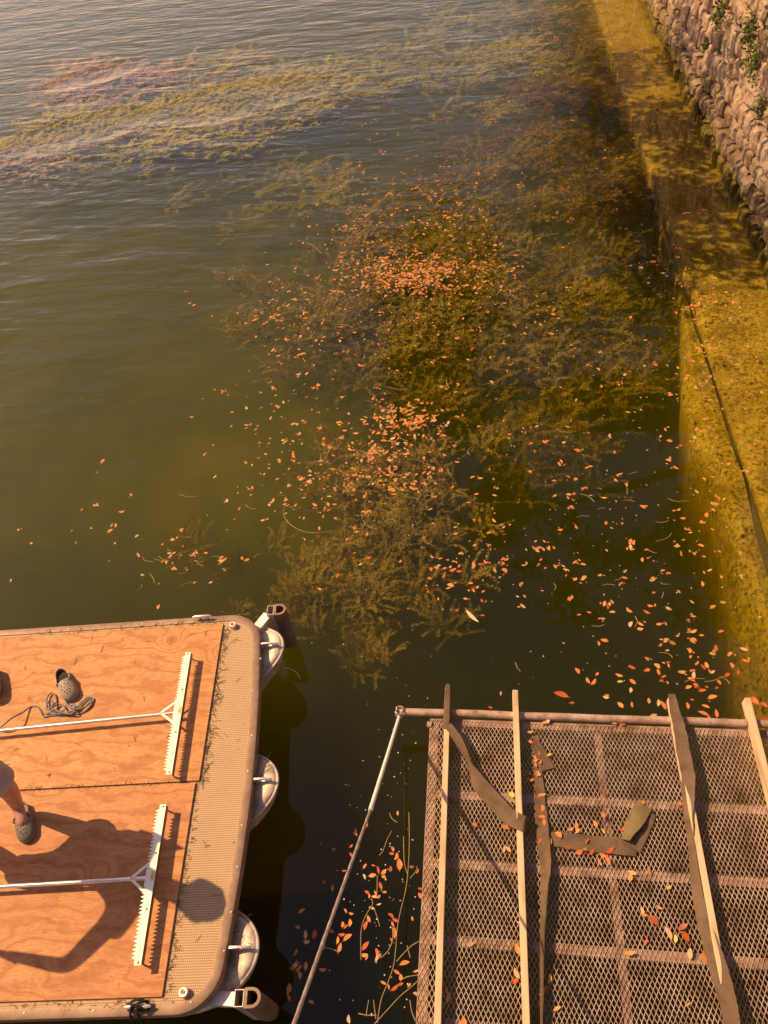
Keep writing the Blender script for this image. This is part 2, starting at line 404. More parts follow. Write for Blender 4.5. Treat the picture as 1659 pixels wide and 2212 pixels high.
M['blackrope'] = mottled('black_rope', (0.035, 0.032, 0.03), (0.015, 0.014, 0.013), 120, 0.8, 0.0, 0.7, 0.003, 0.3)
M['clog'] = mottled('tan_foam', (0.36, 0.27, 0.20), (0.29, 0.21, 0.15), 14, 0.6, 0.0, 0.15, 0.002)
M['clogdark'] = mottled('olive_grey_foam', (0.20, 0.17, 0.12), (0.15, 0.12, 0.09), 14, 0.6, 0.0, 0.15, 0.002)
M['hole'] = mottled('dark_hole', (0.03, 0.02, 0.015), (0.02, 0.015, 0.01), 14, 0.8)
M['skin'] = mottled('skin', (0.52, 0.27, 0.17), (0.44, 0.21, 0.12), 20, 0.5, 0.0, 0.1, 0.002)
M['shorts'] = mottled('khaki_cloth', (0.50, 0.38, 0.25), (0.42, 0.31, 0.20), 9, 0.85, 0.0, 0.4, 0.003, 0.2)
M['shirt'] = mottled('grey_shirt', (0.42, 0.40, 0.40), (0.34, 0.32, 0.32), 9, 0.85, 0.0, 0.4, 0.003, 0.2)
M['hair'] = mottled('brown_hair', (0.06, 0.035, 0.02), (0.03, 0.02, 0.012), 60, 0.6)
M['label'] = mottled('yellow_sticker', (0.80, 0.55, 0.08), (0.70, 0.45, 0.06), 30, 0.5)
M['brown'] = mottled('brown_flange', (0.30, 0.20, 0.13), (0.22, 0.14, 0.09), 10, 0.5, 0.3)
M['leaf'] = leaf_mat('fallen_leaf', False); M['leaves'] = leaf_mat('fallen_leaves', True)
M['weed'] = weed_mat('olive_weed', (0.09, 0.062, 0.010), (0.27, 0.185, 0.026), (0.42, 0.29, 0.055))
M['weedg'] = weed_mat('yellow_green_weed', (0.24, 0.17, 0.03), (0.40, 0.33, 0.04), (0.52, 0.40, 0.07))
M['weedp'] = weed_mat('pinkish_weed', (0.36, 0.20, 0.10), (0.42, 0.25, 0.13), (0.40, 0.27, 0.12))
M['twig'] = mottled('pale_twig', (0.42, 0.30, 0.13), (0.30, 0.19, 0.08), 20, 0.8)
M['debris'] = mottled('dry_weed', (0.13, 0.10, 0.04), (0.07, 0.05, 0.025), 40, 0.9)
M['speck'] = mottled('pale_speck', (0.75, 0.68, 0.55), (0.6, 0.5, 0.4), 40, 0.9)
M['stone'] = stone_mat()
M['mortar'] = mottled('dark_mortar', (0.16, 0.12, 0.08), (0.07, 0.05, 0.035), 8, 0.95, 0.0, 0.8, 0.02)
M['ledge'] = ledge_mat()
M['silt'] = mottled('lake_silt', (0.26, 0.25, 0.065), (0.17, 0.16, 0.04), 1.1, 0.95, 0.0, 0.6, 0.02, 0.1)
M['soil'] = mottled('bank_soil', (0.16, 0.11, 0.06), (0.08, 0.075, 0.03), 2, 0.95, 0.0, 0.6, 0.03, 0.1)
M['concrete'] = mottled('bridge_concrete', (0.32, 0.29, 0.26), (0.24, 0.21, 0.18), 5, 0.85)
M['bark'] = mottled('tree_bark', (0.14, 0.10, 0.07), (0.07, 0.05, 0.035), 18, 0.9, 0.0, 0.9, 0.02)
M['fol'] = weed_mat('tree_foliage', (0.05, 0.08, 0.02), (0.10, 0.10, 0.03), (0.22, 0.12, 0.03), False)
M['fern'] = weed_mat('wall_fern', (0.06, 0.09, 0.025), (0.14, 0.16, 0.035), (0.34, 0.34, 0.07), False)
M['water'] = water_mat()

# ------------------------------------------------------------------ setting: water, bed, ledge, bank
WALLX = 3.74
def bed_z(x, y):
    ss = lambda a, b, v: (lambda q: q * q * (3 - 2 * q))(max(0.0, min(1.0, (v - a) / (b - a))))
    z = -3.0
    z += 1.75 * ss(2.6, 5.6, y) * ss(1.4, -1.6, x)            # unseen shoal raised to brighten open water, pool deepened to darken the barge side
    z += 1.2 * ss(5.0, 8.0, y) * ss(-1.0, 1.0, x)
    z += 0.25 * noise.noise((x * 0.5, y * 0.5, 0)) + 0.08 * noise.noise((x * 2.1, y * 2.1, 3))
    return z
xs = np.concatenate([np.linspace(-300, -14, 9), np.linspace(-12, 4.5, 90)]); ys = np.concatenate([np.linspace(-40, -2, 6), np.linspace(-1.5, 26, 120), np.linspace(30, 400, 10)])
V = [(x, y, bed_z(x, y)) for y in ys for x in xs]; nx = len(xs)
Fq = [(j * nx + i, j * nx + i + 1, (j + 1) * nx + i + 1, (j + 1) * nx + i) for j in range(len(ys) - 1) for i in range(nx - 1)]
me = fast_mesh('lake_bed', V, Fq)
for p in me.polygons: p.use_smooth = True
tag(link('lake_bed', me, M['silt']), 'dark silty lake bed under the water', kind='structure')

m = MB().box((( -300 + 3.95) / 2, 180, -3.0), (303.95, 440, 6.0))
water = m.build('water', M['water']); tag(water, 'murky green brown lake water with wind ripples', kind='structure')

# submerged concrete footing with a joint, and the ragged sediment shelf beside it
root = tag(empty('submerged_ledge', (0, 0, -0.9)), 'golden algae-covered concrete ledge under shallow water along the wall', kind='structure')
def slab(x0, x1, y0, y1, z, jitter, name, seed, edge=None):
    nx_, ny_ = 14, int((y1 - y0) / 0.12)
    V = []; 
    for j in range(ny_ + 1):
        y = y0 + (y1 - y0) * j / ny_
        xa = x0 if edge is None else edge(y)
        for i in range(nx_ + 1):
            x = xa + (x1 - xa) * i / nx_
            fall = 0.0
            if edge is not None:
                nr = max(0.0, min(1.0, (5.4 - y) / 2.4)); fall = -(0.16 + 0.5 * nr) * max(0, 1 - i / (5.0 + 6 * nr)) ** 1.3 - 0.22 * nr
            V.append((x, y, z + fall + jitter * noise.noise((x * 1.7 + seed, y * 1.7, 0)) + jitter * 0.5 * noise.noise((x * 7, y * 7, seed))))
    n1 = nx_ + 1
    F = [(j * n1 + i, j * n1 + i + 1, (j + 1) * n1 + i + 1, (j + 1) * n1 + i) for j in range(ny_) for i in range(nx_)]
    b = len(V)                                       # skirt down the water side
    for j in range(ny_ + 1):
        x, y, z_ = V[j * n1]; V.append((x + 0.5, y, -2.8))
    F += [(b + j, j * n1, (j + 1) * n1, b + j + 1) for j in range(ny_)]
    me = fast_mesh(name, V, F)
    for p in me.polygons: p.use_smooth = True
    return me
def joint_x(y): return 2.60 + 0.012 * math.sin(y * 0.8)
def shelf_edge(y):
    return float(np.interp(y, [-2, 2.3, 2.95, 3.8, 4.05, 4.75, 5.5, 6.0, 6.9, 8.2, 9.5, 11], [2.5, 2.45, 2.26, 2.30, 2.32, 2.33, 2.31, 2.23, 2.29, 2.50, 2.53, 2.58])) + 0.03 * noise.noise((y * 2.6, 0, 9)) + 0.015 * noise.noise((y * 7, 0, 2))
o = link('footing_slab', slab(2.625, 4.1, -2, 32, 0.9 - 0.21, 0.025, 'footing_slab', 1.0), M['ledge'], root)
o = link('sediment_shelf', slab(2.3, 2.578, -2, 11.5, 0.9 - 0.27, 0.03, 'sediment_shelf', 6.0, shelf_edge), M['ledge'], root)
for o_ in root.children:      # these meshes were written in world x, y: only their height is local
    pass
m = MB().bar((2.60, -2, 0.55), (2.60, 11.4, 0.55), 0.06, 0.06); m.build('joint_recess', M['debris'], root)

# bank on top of the wall and ground behind
V = []; xs2 = np.concatenate([np.linspace(3.95, 14, 18), [40, 300]]); ys2 = np.concatenate([[-40], np.linspace(-5, 40, 30), [120, 400]])
for y in ys2:
    for x in xs2: V.append((x, y, 2.95 + 0.06 * max(0, x - 4) ** 0.9 + 0.12 * noise.noise((x * 0.8, y * 0.8, 1))))
n1 = len(xs2); F = [(j * n1 + i, j * n1 + i + 1, (j + 1) * n1 + i + 1, (j + 1) * n1 + i) for j in range(len(ys2) - 1) for i in range(n1 - 1)]
tag(link('ground', fast_mesh('ground', V, F), M['soil']), 'earth bank on top of the stone wall', kind='structure')

# ------------------------------------------------------------------ stone wall
wall = tag(empty('stone_wall', (WALLX, 0, 0)), 'rough rubble stone retaining wall, mossy at the waterline', 'wall')
MB().box((0.29, 14, 0.9), (0.44, 60, 4.1)).build('mortar_core', M['mortar'], wall)
def stone_mesh(k):
    n = 6; V = []; 
    sd = k * 13.7
    # front face is a grid over y, z in -0.5..0.5, bulging to -x; the sides run back to x = +1
    taper = [random.uniform(0.86, 1.0) for _ in range(4)]; cut = [random.uniform(-.14, .14) for _ in range(2)]
    for j in range(n + 1):
        for i in range(n + 1):
            a = math.copysign(abs(i / n - 0.5) ** 0.8 * 0.5 ** 0.2, i / n - 0.5); b = math.copysign(abs(j / n - 0.5) ** 0.8 * 0.5 ** 0.2, j / n - 0.5)
            edge = max(abs(a), abs(b)) * 2
            rnd = 1 - max(0, edge - 0.86) / 0.14
            w = (taper[0] * (0.5 - b) + taper[1] * (0.5 + b)); hgt = (taper[2] * (0.5 - a) + taper[3] * (0.5 + a))
            nz = noise.noise((a * 2.2 + sd, b * 2.2, sd)) * 0.6 + noise.noise((a * 6 + sd, b * 6, 2 + sd)) * 0.42 + noise.noise((a * 13 + sd, b * 13, 5 + sd)) * 0.2
            x = -(0.35 + 0.65 * math.sqrt(max(0, rnd))) * 0.85 + nz * 0.42 + a * cut[0] * 2.5 + b * cut[1] * 2.5
            V.append((x, a * w + 0.05 * noise.noise((b * 4 + sd, 1, 1)) + 0.03 * noise.noise((b * 11 + sd, 1, 1)), b * hgt + 0.06 * noise.noise((a * 4 + sd, 5, 1)) + 0.03 * noise.noise((a * 11 + sd, 1, 1))))
    F = [(j * (n + 1) + i, (j + 1) * (n + 1) + i, (j + 1) * (n + 1) + i + 1, j * (n + 1) + i + 1) for j in range(n) for i in range(n)]
    ring = [i for i in range(n)] + [i * (n + 1) + n for i in range(n)] + [n * (n + 1) + n - i for i in range(n)] + [(n - i) * (n + 1) for i in range(n)]
    b0 = len(V)
    for q in ring: V.append((1.6, V[q][1] * 0.96, V[q][2] * 0.96))
    for i in range(len(ring)):
        j = (i + 1) % len(ring); F.append((ring[i], ring[j], b0 + j, b0 + i))
    me = bpy.data.meshes.new('stone'); me.from_pydata(V, [], F); me.materials.append(M['stone'])
    bm = bmesh.new(); bm.from_mesh(me); bmesh.ops.triangulate(bm, faces=bm.faces); bmesh.ops.recalc_face_normals(bm, faces=bm.faces); bm.to_mesh(me); bm.free()
    return me
SM = [stone_mesh(k) for k in range(20)]
far_V, far_F = [], []
z = -0.55; course = 0; nst = 0
while z < 2.75:
    hgt = random.uniform(0.23, 0.33)
    y = 4.5 + random.uniform(0, 0.3)
    while y < 30:
        ln = random.uniform(0.20, 0.48)
        depth = 0.085
        out = random.uniform(-0.045, 0.045) - (0.07 if z < 0.05 else 0.0) + 0.05 * z
        me = random.choice(SM); fl = random.choice((1, -1)); hs = hgt * random.uniform(0.96, 1.06)
        loc = Vector((out, y + ln / 2, z + hgt / 2)); rot = random.uniform(-0.12, 0.12)
        if 6.8 < y < 19.0 and nst < 300 and -0.3 < z < 2.4:
            o = bpy.data.objects.new('stone', me); col.objects.link(o); o.parent = wall
            o.location = loc; o.scale = (depth, ln * 0.98 * fl, hs * 0.97); o.rotation_euler = (rot * .5, random.uniform(-.10, .10), random.uniform(-0.10, 0.10)); nst += 1
        else:
            b = len(far_V)
            far_V += [(loc.x + v.co.x * depth, loc.y + v.co.y * ln * 1.06, loc.z + v.co.z * hs * 1.05) for v in me.vertices]
            far_F += [tuple(i + b for i in p.vertices) for p in me.polygons]
        y += ln
    z += hgt; course += 1
me = bpy.data.meshes.new('far_stones'); me.from_pydata(far_V, [], far_F)
tag(link('far_stones', me, M['stone'], wall), kind='stuff')

# plants rooted in the wall
def leafy(n, rad, size, seed, flat=0.6, droop=0.3):
    g = np.random.default_rng(seed); V, F = [], []
    for k in range(n):
        p = g.normal(0, 1, 3) * rad * np.array([flat, 1, 1]); p[0] = -abs(p[0]) ; p[2] -= droop * abs(g.normal()) * rad
        a = g.normal(0, 1, 3); a /= np.linalg.norm(a); b = np.cross(a, g.normal(0, 1, 3)); b /= np.linalg.norm(b)
        L = size * g.uniform(0.6, 1.3); W = L * 0.45; c = np.cross(a, b) * L * 0.15; i = len(V)
        V += [p - a * L / 2, p + b * W / 2 + c, p + a * L / 2, p - b * W / 2 + c]; F.append((i, i + 1, i + 2, i + 3))
    return fast_mesh('leaf_clump', np.array(V), np.array(F))
def wallpt(px, py):
    d = r2 * ((px - CX) / FPX) - u2 * ((py - CY) / FPX) + fwd
    return CAM + d * ((WALLX - 0.12) / d.x)
for i, (px, py, n, rad, lab) in enumerate([
        (1563, 18, 260, 0.15, 'bright yellow-green plant rooted high in the stone wall'),
        (1630, 60, 300, 0.16, 'dark green leafy plant in the wall, biggest of the clumps'),
        (1637, 132, 240, 0.14, 'dark green plant hanging from the wall joint below the biggest clump'),
        (1650, 228, 160, 0.10, 'small green plant at the right picture edge of the wall'),
        (1528, 95, 90, 0.06, 'tiny tuft of green growing between far wall stones'),
        (1480, 195, 70, 0.05, 'dry little tuft low on the stone wall above the shaded ledge')]):
    p = wallpt(px, py); r_ = empty('wall_plant', p); tag(r_, lab, 'plant', 'plants growing in the stone wall')
    rad *= .72; me = leafy(int(n * .8), rad, 0.07, 40 + i)
    link('foliage', me, M['fern'], r_)
    st = MB()
    for k in range(6):
        e = Vector((-random.uniform(0.03, 0.09), random.uniform(-1, 1) * rad, random.uniform(-1, 1) * rad))
        st.tube([(0.08, 0, 0), tuple(e * 0.6), tuple(e)], 0.004, 4)
    st.build('stem', M['twig'], r_)

# ------------------------------------------------------------------ trees on the bank (out of the picture: they shade the ledge and stand in the reflections)
def tree(name_label, base, h, limbs, spread, nleaf, seed, lean=(0, 0)):
    g = random.Random(seed); r_ = empty('bank_tree', base); tag(r_, name_label, 'tree', 'trees on the bank above the wall')
    top = Vector((lean[0], lean[1], h)); tb = MB()
    tr = [Vector((0, 0, -0.3)), Vector((lean[0] * .1, lean[1] * .1, h * .3)), Vector((lean[0] * .4, lean[1] * .4, h * .65)), top]
    tb.tube(tr, [0.26, 0.20, 0.14, 0.05], 10)
    ends = []
    for (z0, vec) in limbs:
        a = tr[1].lerp(tr[3], min(1, max(0, (z0 - h * .3) / (h * .7)))); v = Vector(vec)
        pts = [a + v * t + Vector((g.uniform(-.12, .12), g.uniform(-.12, .12), 0.25 * math.sin(t * 3.1))) for t in (0, .25, .5, .75, 1)]
        tb.tube(pts, [0.10, 0.085, 0.07, 0.045, 0.015], 7); keep = [pts[4], pts[4].lerp(pts[3], .45)] if v.z < 0 else pts[1:]; ends += keep
        for p in keep:
            for _ in range(5 if v.z < 0 else 3):
                e = p + Vector((g.uniform(-1, 1), g.uniform(-1, 1), g.uniform(-.3, .7))) * 0.9
                tb.tube([p, (p + e) / 2 + Vector((0, 0, .1)), e], [0.025, 0.016, 0.006], 5); ends.append(e)
    tb.build('trunk', M['bark'], r_, True)
    q = np.random.default_rng(seed); E = np.array([tuple(e) for e in ends])
    c = E[q.integers(0, len(E), nleaf)] + q.normal(0, spread, (nleaf, 3)) * np.array([1, 1, .7])
    a = q.normal(0, 1, (nleaf, 3)); a /= np.linalg.norm(a, axis=1)[:, None]
    b = np.cross(a, q.normal(0, 1, (nleaf, 3))); b /= np.linalg.norm(b, axis=1)[:, None]
    L = q.uniform(.06, .14, (nleaf, 1)); V = np.stack([c - a * L, c + b * L * .5, c + a * L, c - b * L * .5], 1).reshape(-1, 3)
    link('crown', fast_mesh('crown', V, np.arange(nleaf * 4).reshape(-1, 4)), M['fol'], r_)
tree('leaning tree above the wall whose limbs reach over the ledge', (5.2, 11.2, 2.95), 6.5,
     [(1.9, (-6.2, -1.1, -1.35)), (2.0, (-6.6, 0.1, -1.30)), (2.2, (-6.3, 1.0, -1.50)), (2.6, (-4.6, -2.4, -0.7)), (3.6, (-3.0, -2.0, 1.0)), (4.4, (1.5, 2.0, 1.2)), (4.8, (0.4, -2.0, 1.0))], 0.22, 5600, 3, (-0.5, 0.1))
tree('second tree above the wall further along the bank', (5.5, 15.6, 3.0), 7.0,
     [(2.1, (-6.5, -1.6, -1.5)), (2.2, (-6.8, -0.3, -1.5)), (2.4, (-6.4, 1.4, -1.4)), (4.2, (-4.0, 0.4, 1.3)), (4.6, (1.6, -2.0, 1.2)), (5.5, (-1.6, 2.0, 1.0))], 0.24, 6000, 5, (-0.5, 0))
for i, (x, y) in enumerate([(6.2, 21), (5.6, 27), (7.2, 34), (6.0, 42), (8.5, 52), (7.5, 66)]):
    tree(['tall bank tree past the bend of the wall', 'bushy tree at the far end of the wall', 'wide crowned tree behind the far wall', 'lone tall tree down the bank', 'broad tree far along the shore', 'last tree visible along the shore'][i],
         (x, y, 3.1), 9 + i, [(3.0, (-4.0, 0.5, 0.6)), (4, (-4.2, -1.5, 1.2)), (5, (-3.0, 2.2, 1.8)), (6, (2.0, 2.0, 1.5)), (7, (1.5, -2.5, 1.6)), (8, (-2, -1, 2.0)), (3.4, (0, -3, .8)), (3.4, (0, 3, .8))], 0.7, 5000, 20 + i)

# ------------------------------------------------------------------ bridge the photograph is taken from (behind and below the camera)
br = tag(empty('footbridge', (0, -1.6, 0)), 'concrete footbridge under the photographer, below the picture', 'bridge')
MB().box((-2, -0.6, 3.62), (14, 2.2, 0.24)).build('deck', M['concrete'], br, False, 0.01)
for k in range(2): MB().tube([(-9, 0.42, 4.1 + 0.35 * k), (5, 0.42, 4.1 + 0.35 * k)], 0.025, 8).build('rail', M['rust'], br, True)
for k in range(8): MB().box((-8.6 + 1.9 * k, 0.42, 4.1), (0.05, 0.05, 0.75)).build('post', M['rust'], br)
for xx in (-8.4, 3.8): MB().box((xx, -0.6, 0.2), (0.6, 1.6, 6.6)).build('pier', M['concrete'], br, False, 0.02)

# ------------------------------------------------------------------ pontoon barge
BO = (-1.481, 1.488, 0.0); BA = R(5.6); DZ = 0.60
boat = tag(empty('pontoon_barge', BO, BA), 'aluminium pontoon barge with woven deck and three rounded pontoon noses', 'boat')
Rb = Matrix.Rotation(BA, 4, 'Z')
def B(x, y, z=0.0): return Rb @ Vector((x, y, z)) + Vector(BO)
YT, YB, XL = 1.597, -0.99, -4.6
def bowx(y): return -0.05 * (y - 0.28) ** 2
outline = [(XL, YT), (-3.4, YT), (-2.2, YT), (-1.2, YT), (-0.6, YT)]
rc = 0.24; xr = bowx(YT - rc)
for k in range(0, 13):
    t = math.pi / 2 * (1 - k / 12); outline.append((xr - rc + rc * math.cos(t), YT - rc + rc * math.sin(t)))
for k in range(1, 16):
    y = (YT - rc) + ((YB + rc) - (YT - rc)) * k / 16; outline.append((bowx(y), y))
xr2 = bowx(YB + rc)
for k in range(0, 13):
    t = -math.pi / 2 * k / 12; outline.append((xr2 - rc + rc * math.cos(t), YB + rc + rc * math.sin(t)))
outline += [(-0.6, YB), (-1.2, YB), (-2.2, YB), (-3.4, YB), (XL, YB)]
MB().prism(outline[::-1], DZ - 0.05, DZ).build('deck', M['vinyl'], boat)
prof = [(-0.042, DZ + 0.001), (-0.042, DZ + 0.006), (-0.004, DZ + 0.007), (0.010, DZ + 0.001), (0.012, DZ - 0.010), (0.007, DZ - 0.014), (0.012, DZ - 0.020), (0.012, DZ - 0.032),
        (0.007, DZ - 0.037), (0.012, DZ - 0.044), (0.012, DZ - 0.058), (0.006, DZ - 0.063), (0.012, DZ - 0.070), (0.010, DZ - 0.088), (-0.008, DZ - 0.09)]
secs = []
for i, p in enumerate(outline):
    a = Vector(outline[max(i - 1, 0)]); b = Vector(outline[min(i + 1, len(outline) - 1)]); d = (b - a).normalized(); nrm = Vector((-d.y, d.x))
    secs.append([(p[0] + nrm.x * q, p[1] + nrm.y * q, z_) for q, z_ in prof])
trim = MB().loft(secs, close=False).build('edge_trim', M['trim'], boat, True)
for (x, y) in [(-0.03 + bowx(0.94), 0.94), (-0.022, 1.2), (-0.022, 0.6), (-0.022, 0.35), (-0.022, 0.0), (-0.022, -0.25), (-0.03, -0.5), (-0.045, -0.7), (-0.2, YB + 0.045), (-0.75, YB + 0.02), (-1.15, YB + 0.02), (-1.0, YT - 0.02), (-1.6, YT - 0.02)]:
    MB().lathe([(0.006, 0), (0.006, 0.002), (0.003, 0.004)], 8, (x, y, DZ + 0.0065)).build('screw', M['alum'], trim, True)
MB().box((-2.35, 0.30, 0.50), (4.2, 2.3, 0.06)).build('under_frame', M['alum'], boat)

def pontoon(yc, tip):
    secs = []; n = 28
    for s in [0, .004, .015, .035, .07, .12, .19, .28, .38, .48, .6, 1.0, 2.0, 3.0, 4.3]:
        q = min(1.0, s / 0.50); w = 0.285 * math.sqrt(max(0.0, 1 - (1 - q) ** 2)); dn = 0.44 * math.sqrt(max(0.0, 1 - (1 - min(1, s / 0.8)) ** 2))
        zt = float(np.interp(s, [0, .03, .08, .13, .2, .3], [.525, .548, .543, .515, .475, .44])); zr = float(np.interp(s, [0, .1, .3], [.52, .47, .36])); top = zt - zr
        sec = []
        for k in range(n):
            t = 2 * math.pi * k / n; c_, s_ = math.cos(t), math.sin(t)
            sec.append((tip - s, yc + w * math.copysign(abs(c_) ** .8, c_), zr + (top * s_ ** 0.7 if s_ >= 0 else -dn * (-s_) ** .9)))
        secs.append(sec)
    o = MB().loft(secs).build('pontoon', M['pontoon'], boat, True)
    # raised weld rim around the nose
    rim = []
    for k in range(-14, 15):
        q = abs(k) / 14; s = 0.50 * (1 - math.sqrt(1 - (q * 0.97) ** 2)); rim.append((tip - s + 0.004, yc + 0.288 * (q * 0.97) * (1 if k > 0 else -1), float(np.interp(s, [0, .1, .3, .5], [.525, .485, .40, .37]))))
    MB().tube(rim, 0.011, 8).build('weld_rim', M['alum'], o, True)
    # towing eye: an upright fin with a hole
    fin = MB(); x0 = tip - 0.02; outer = []; inner = []
    for k in range(20):
        t = 2 * math.pi * k / 20
        outer.append((x0 - 0.085 + 0.085 * math.cos(t), 0.03 * math.sin(t) + (0.012 if math.sin(t) > 0 else 0.0))); inner.append((x0 - 0.075 + 0.026 * math.cos(t), 0.012 + 0.014 * math.sin(t)))
    fin.ring(outer, inner, -0.006, 0.006)
    fin.v = [(x, yc + 0.0 - zz, 0.552 + y_) for x, y_, zz in fin.v]
    fin.build('towing_eye', M['alum'], o)
    return o
pontoon(1.34, 0.115); pontoon(0.30, 0.160); pontoon(-0.68, 0.125)
def corner_bracket(cx, cy, z1, z0, ax, ay):
    r_ = MB()
    w, d = 0.027, 0.042
    sq = [(cx - w, cy - d), (cx + w, cy - d), (cx + w, cy + d), (cx - w, cy + d)]; sqi = [(cx + (x - cx) * .84, cy + (y - cy) * .9) for x, y in sq]
    r_.ring(sq, sqi, z0, z1)
    o = r_.build('corner_bracket', M['alum'], boat)
    dd, ddi = [], []
    for k in range(13):
        t = math.pi / 2 - math.pi * k / 12
        dd.append((cx + w + 0.003 + 0.042 + 0.052 * math.cos(t), cy + 0.05 * math.sin(t))); ddi.append((cx + w + 0.003 + 0.040 + 0.036 * math.cos(t), cy + 0.034 * math.sin(t)))
    dd = [(cx + w + 0.003, cy + 0.05)] + dd + [(cx + w + 0.003, cy - 0.05)]; ddi = [(cx + w + 0.019, cy + 0.034)] + ddi + [(cx + w + 0.019, cy - 0.034)]
    MB().ring(dd, ddi, z0, z1 + 0.002).build('pole_sleeve', M['brown'], o)
    MB().bar((ax, ay, z1 - 0.08), (cx - w, cy - 0.01 if ay < cy else cy, z1 - 0.06), 0.075, 0.05).build('arm', M['alum'], o, False, 0.006)
corner_bracket(0.0, 1.66, 0.56, 0.06, -0.16, 1.47); corner_bracket(0.055, -0.925, 0.56, 0.06, -0.24, -0.90)
def cleat(cx, cy):
    c = MB().tube([(cx - 0.075, cy, DZ + 0.040), (cx - 0.05, cy, DZ + 0.045), (cx + 0.05, cy, DZ + 0.045), (cx + 0.075, cy, DZ + 0.040)], [0.006, 0.012, 0.012, 0.006], 10).build('cleat', M['alum'], boat, True)
    for s in (-1, 1): MB().tube([(cx + 0.03 * s, cy, DZ + 0.004), (cx + 0.022 * s, cy, DZ + 0.038)], [0.014, 0.009], 8).build('foot', M['alum'], c, True)
cleat(-0.515, YT - 0.012); cleat(-0.49, YB + 0.028)
for (cx_, cy_) in ((-0.265, 1.50), (-0.245, -0.90)):
    c = MB().lathe([(0.026, 0), (0.027, 0.03), (0.024, 0.036), (0.015, 0.036), (0.014, 0.031)], 20, (cx_, cy_, DZ + 0.001)).build('gate_socket', M['alum'], boat, True)
    MB().lathe([(0.010, 0), (0.010, 0.003)], 14, (cx_, cy_, DZ + 0.0325)).build('socket_core', M['brown'], c)

# plywood sheets lying on the deck
PZ = DZ + 0.014
def ply(x0, x1, y0, y1, mat, label):
    o = MB().box((0, 0, 0), (x1 - x0, y1 - y0, 0.012)).build('plywood_sheet', mat, None, False, 0.0015)
    o.location = B((x0 + x1) / 2, (y0 + y1) / 2, DZ + 0.008); o.rotation_euler = (0, 0, BA); tag(o, label, 'plywood', 'plywood sheets laid on the barge deck')
    hx, hy = (x1 - x0) / 2, (y1 - y0) / 2
    for sx_ in (hx - 0.03, hx - 0.62, hx - 1.22):
        for sy_ in (-hy + 0.03, hy - 0.03):
            MB().lathe([(0.005, 0), (0.005, 0.0006)], 8, (sx_, sy_, 0.0062)).build('screw', M['brown'], o)
    return o
ply(-2.79, -0.347, 0.300, 1.525, M['ply1'], 'golden plywood sheet on the barge under the loose clog and rope')
o = ply(-2.81, -0.370, -0.915, 0.288, M['ply2'], 'reddish plywood sheet on the barge that carries the standing person')

# ------------------------------------------------------------------ weed rakes
def rake(x, y0, y1, tilt, hx0, hy, hyl, xl, label):
    """head from y0 to y1 (boat frame), handle running to xl"""
    r_ = empty('weed_rake', B(x, (y0 + y1) / 2, PZ), BA + tilt); tag(r_, label, 'rake', 'double-blade weed rakes on the barge')
    L = abs(y1 - y0); Z = 0.085; n = 40
    def blade(z, name, teeth=True, xo=0.0):
        poly = [(0.017 + xo, -L / 2), (0.017 + xo, L / 2), (-0.024 + xo, L / 2), (-0.024 + xo, L / 2 - 0.028)]
        p = (L - 0.056) / n
        for k in range(n):
            yy = L / 2 - 0.028 - p * k
            tj = random.uniform(-.002, .004); tk = random.uniform(-.09, .09)
            inmid = abs(yy - p / 2 - (hy)) < 0.055
            if inmid: poly += [(-0.042 + xo, yy), (-0.042 + xo, yy - p)]
            else: poly += [(-0.024 + xo, yy), (-0.047 + xo + tj, yy - p * (0.44 + tk)), (-0.047 + xo + tj, yy - p * (0.56 + tk)), (-0.024 + xo, yy - p)]
        poly += [(-0.024 + xo, -L / 2 + 0.028), (-0.024 + xo, -L / 2)]
        return MB().prism(poly, z, z + 0.003).build(name, M['blade'], r_)
    blade(Z, 'toothed_blade')
    MB().box((0.0165, 0, Z - 0.019), (0.006, L - 0.012, 0.034)).build('flange', M['brown'], r_)
    MB().box((0.004, 0, Z - 0.006), (0.018, L * 0.98, 0.010)).build('backing_bar', M['brown'], r_)
    for yy in (-L / 2 + 0.014, -L * 0.18, hy, L * 0.17, L / 2 - 0.014):
        MB().lathe([(0.006, 0), (0.006, 0.003), (0.003, 0.005)], 8, (-0.002, yy, Z + 0.003)).build('bolt', M['brown'], r_, True)
    for yy in (-L / 2 + 0.014, L / 2 - 0.014):
        MB().tube([(0.008, yy, 0), (0.008, yy, Z - 0.01)], 0.005, 6).build('foot', M['brown'], r_)
    hz = 0.066
    MB().tube([(-0.02, hy, hz), (xl, hyl, hz)], 0.0125, 12).build('handle', M['tube'], r_, True)
    for s in (-1, 1):
        MB().bar((-0.135, hy, hz + 0.015), (-0.012, hy + s * 0.098, Z - 0.004), 0.016, 0.003).build('brace', M['blade'], r_)
    MB().box((0.002, hy + 0.006, Z + 0.0042), (0.018, 0.05, 0.0016)).build('sticker', M['label'], r_)
    MB().lathe([(0.007, 0), (0.005, 0.006)], 8, (-0.135, hy, hz + 0.016)).build('rivet', M['alum'], r_, True)
    return r_
rake(-0.535, 0.315, 1.235, R(1.3), 0, -0.010, -0.055, -1.9, 'pale toothed weed rake on the golden plywood, handle crossing the rope coil')
rake(-0.515, -0.775, 0.120, R(1.3), 0, 0.015, 0.03, -1.6, 'weed rake with yellow sticker, half in the shadow of the person')

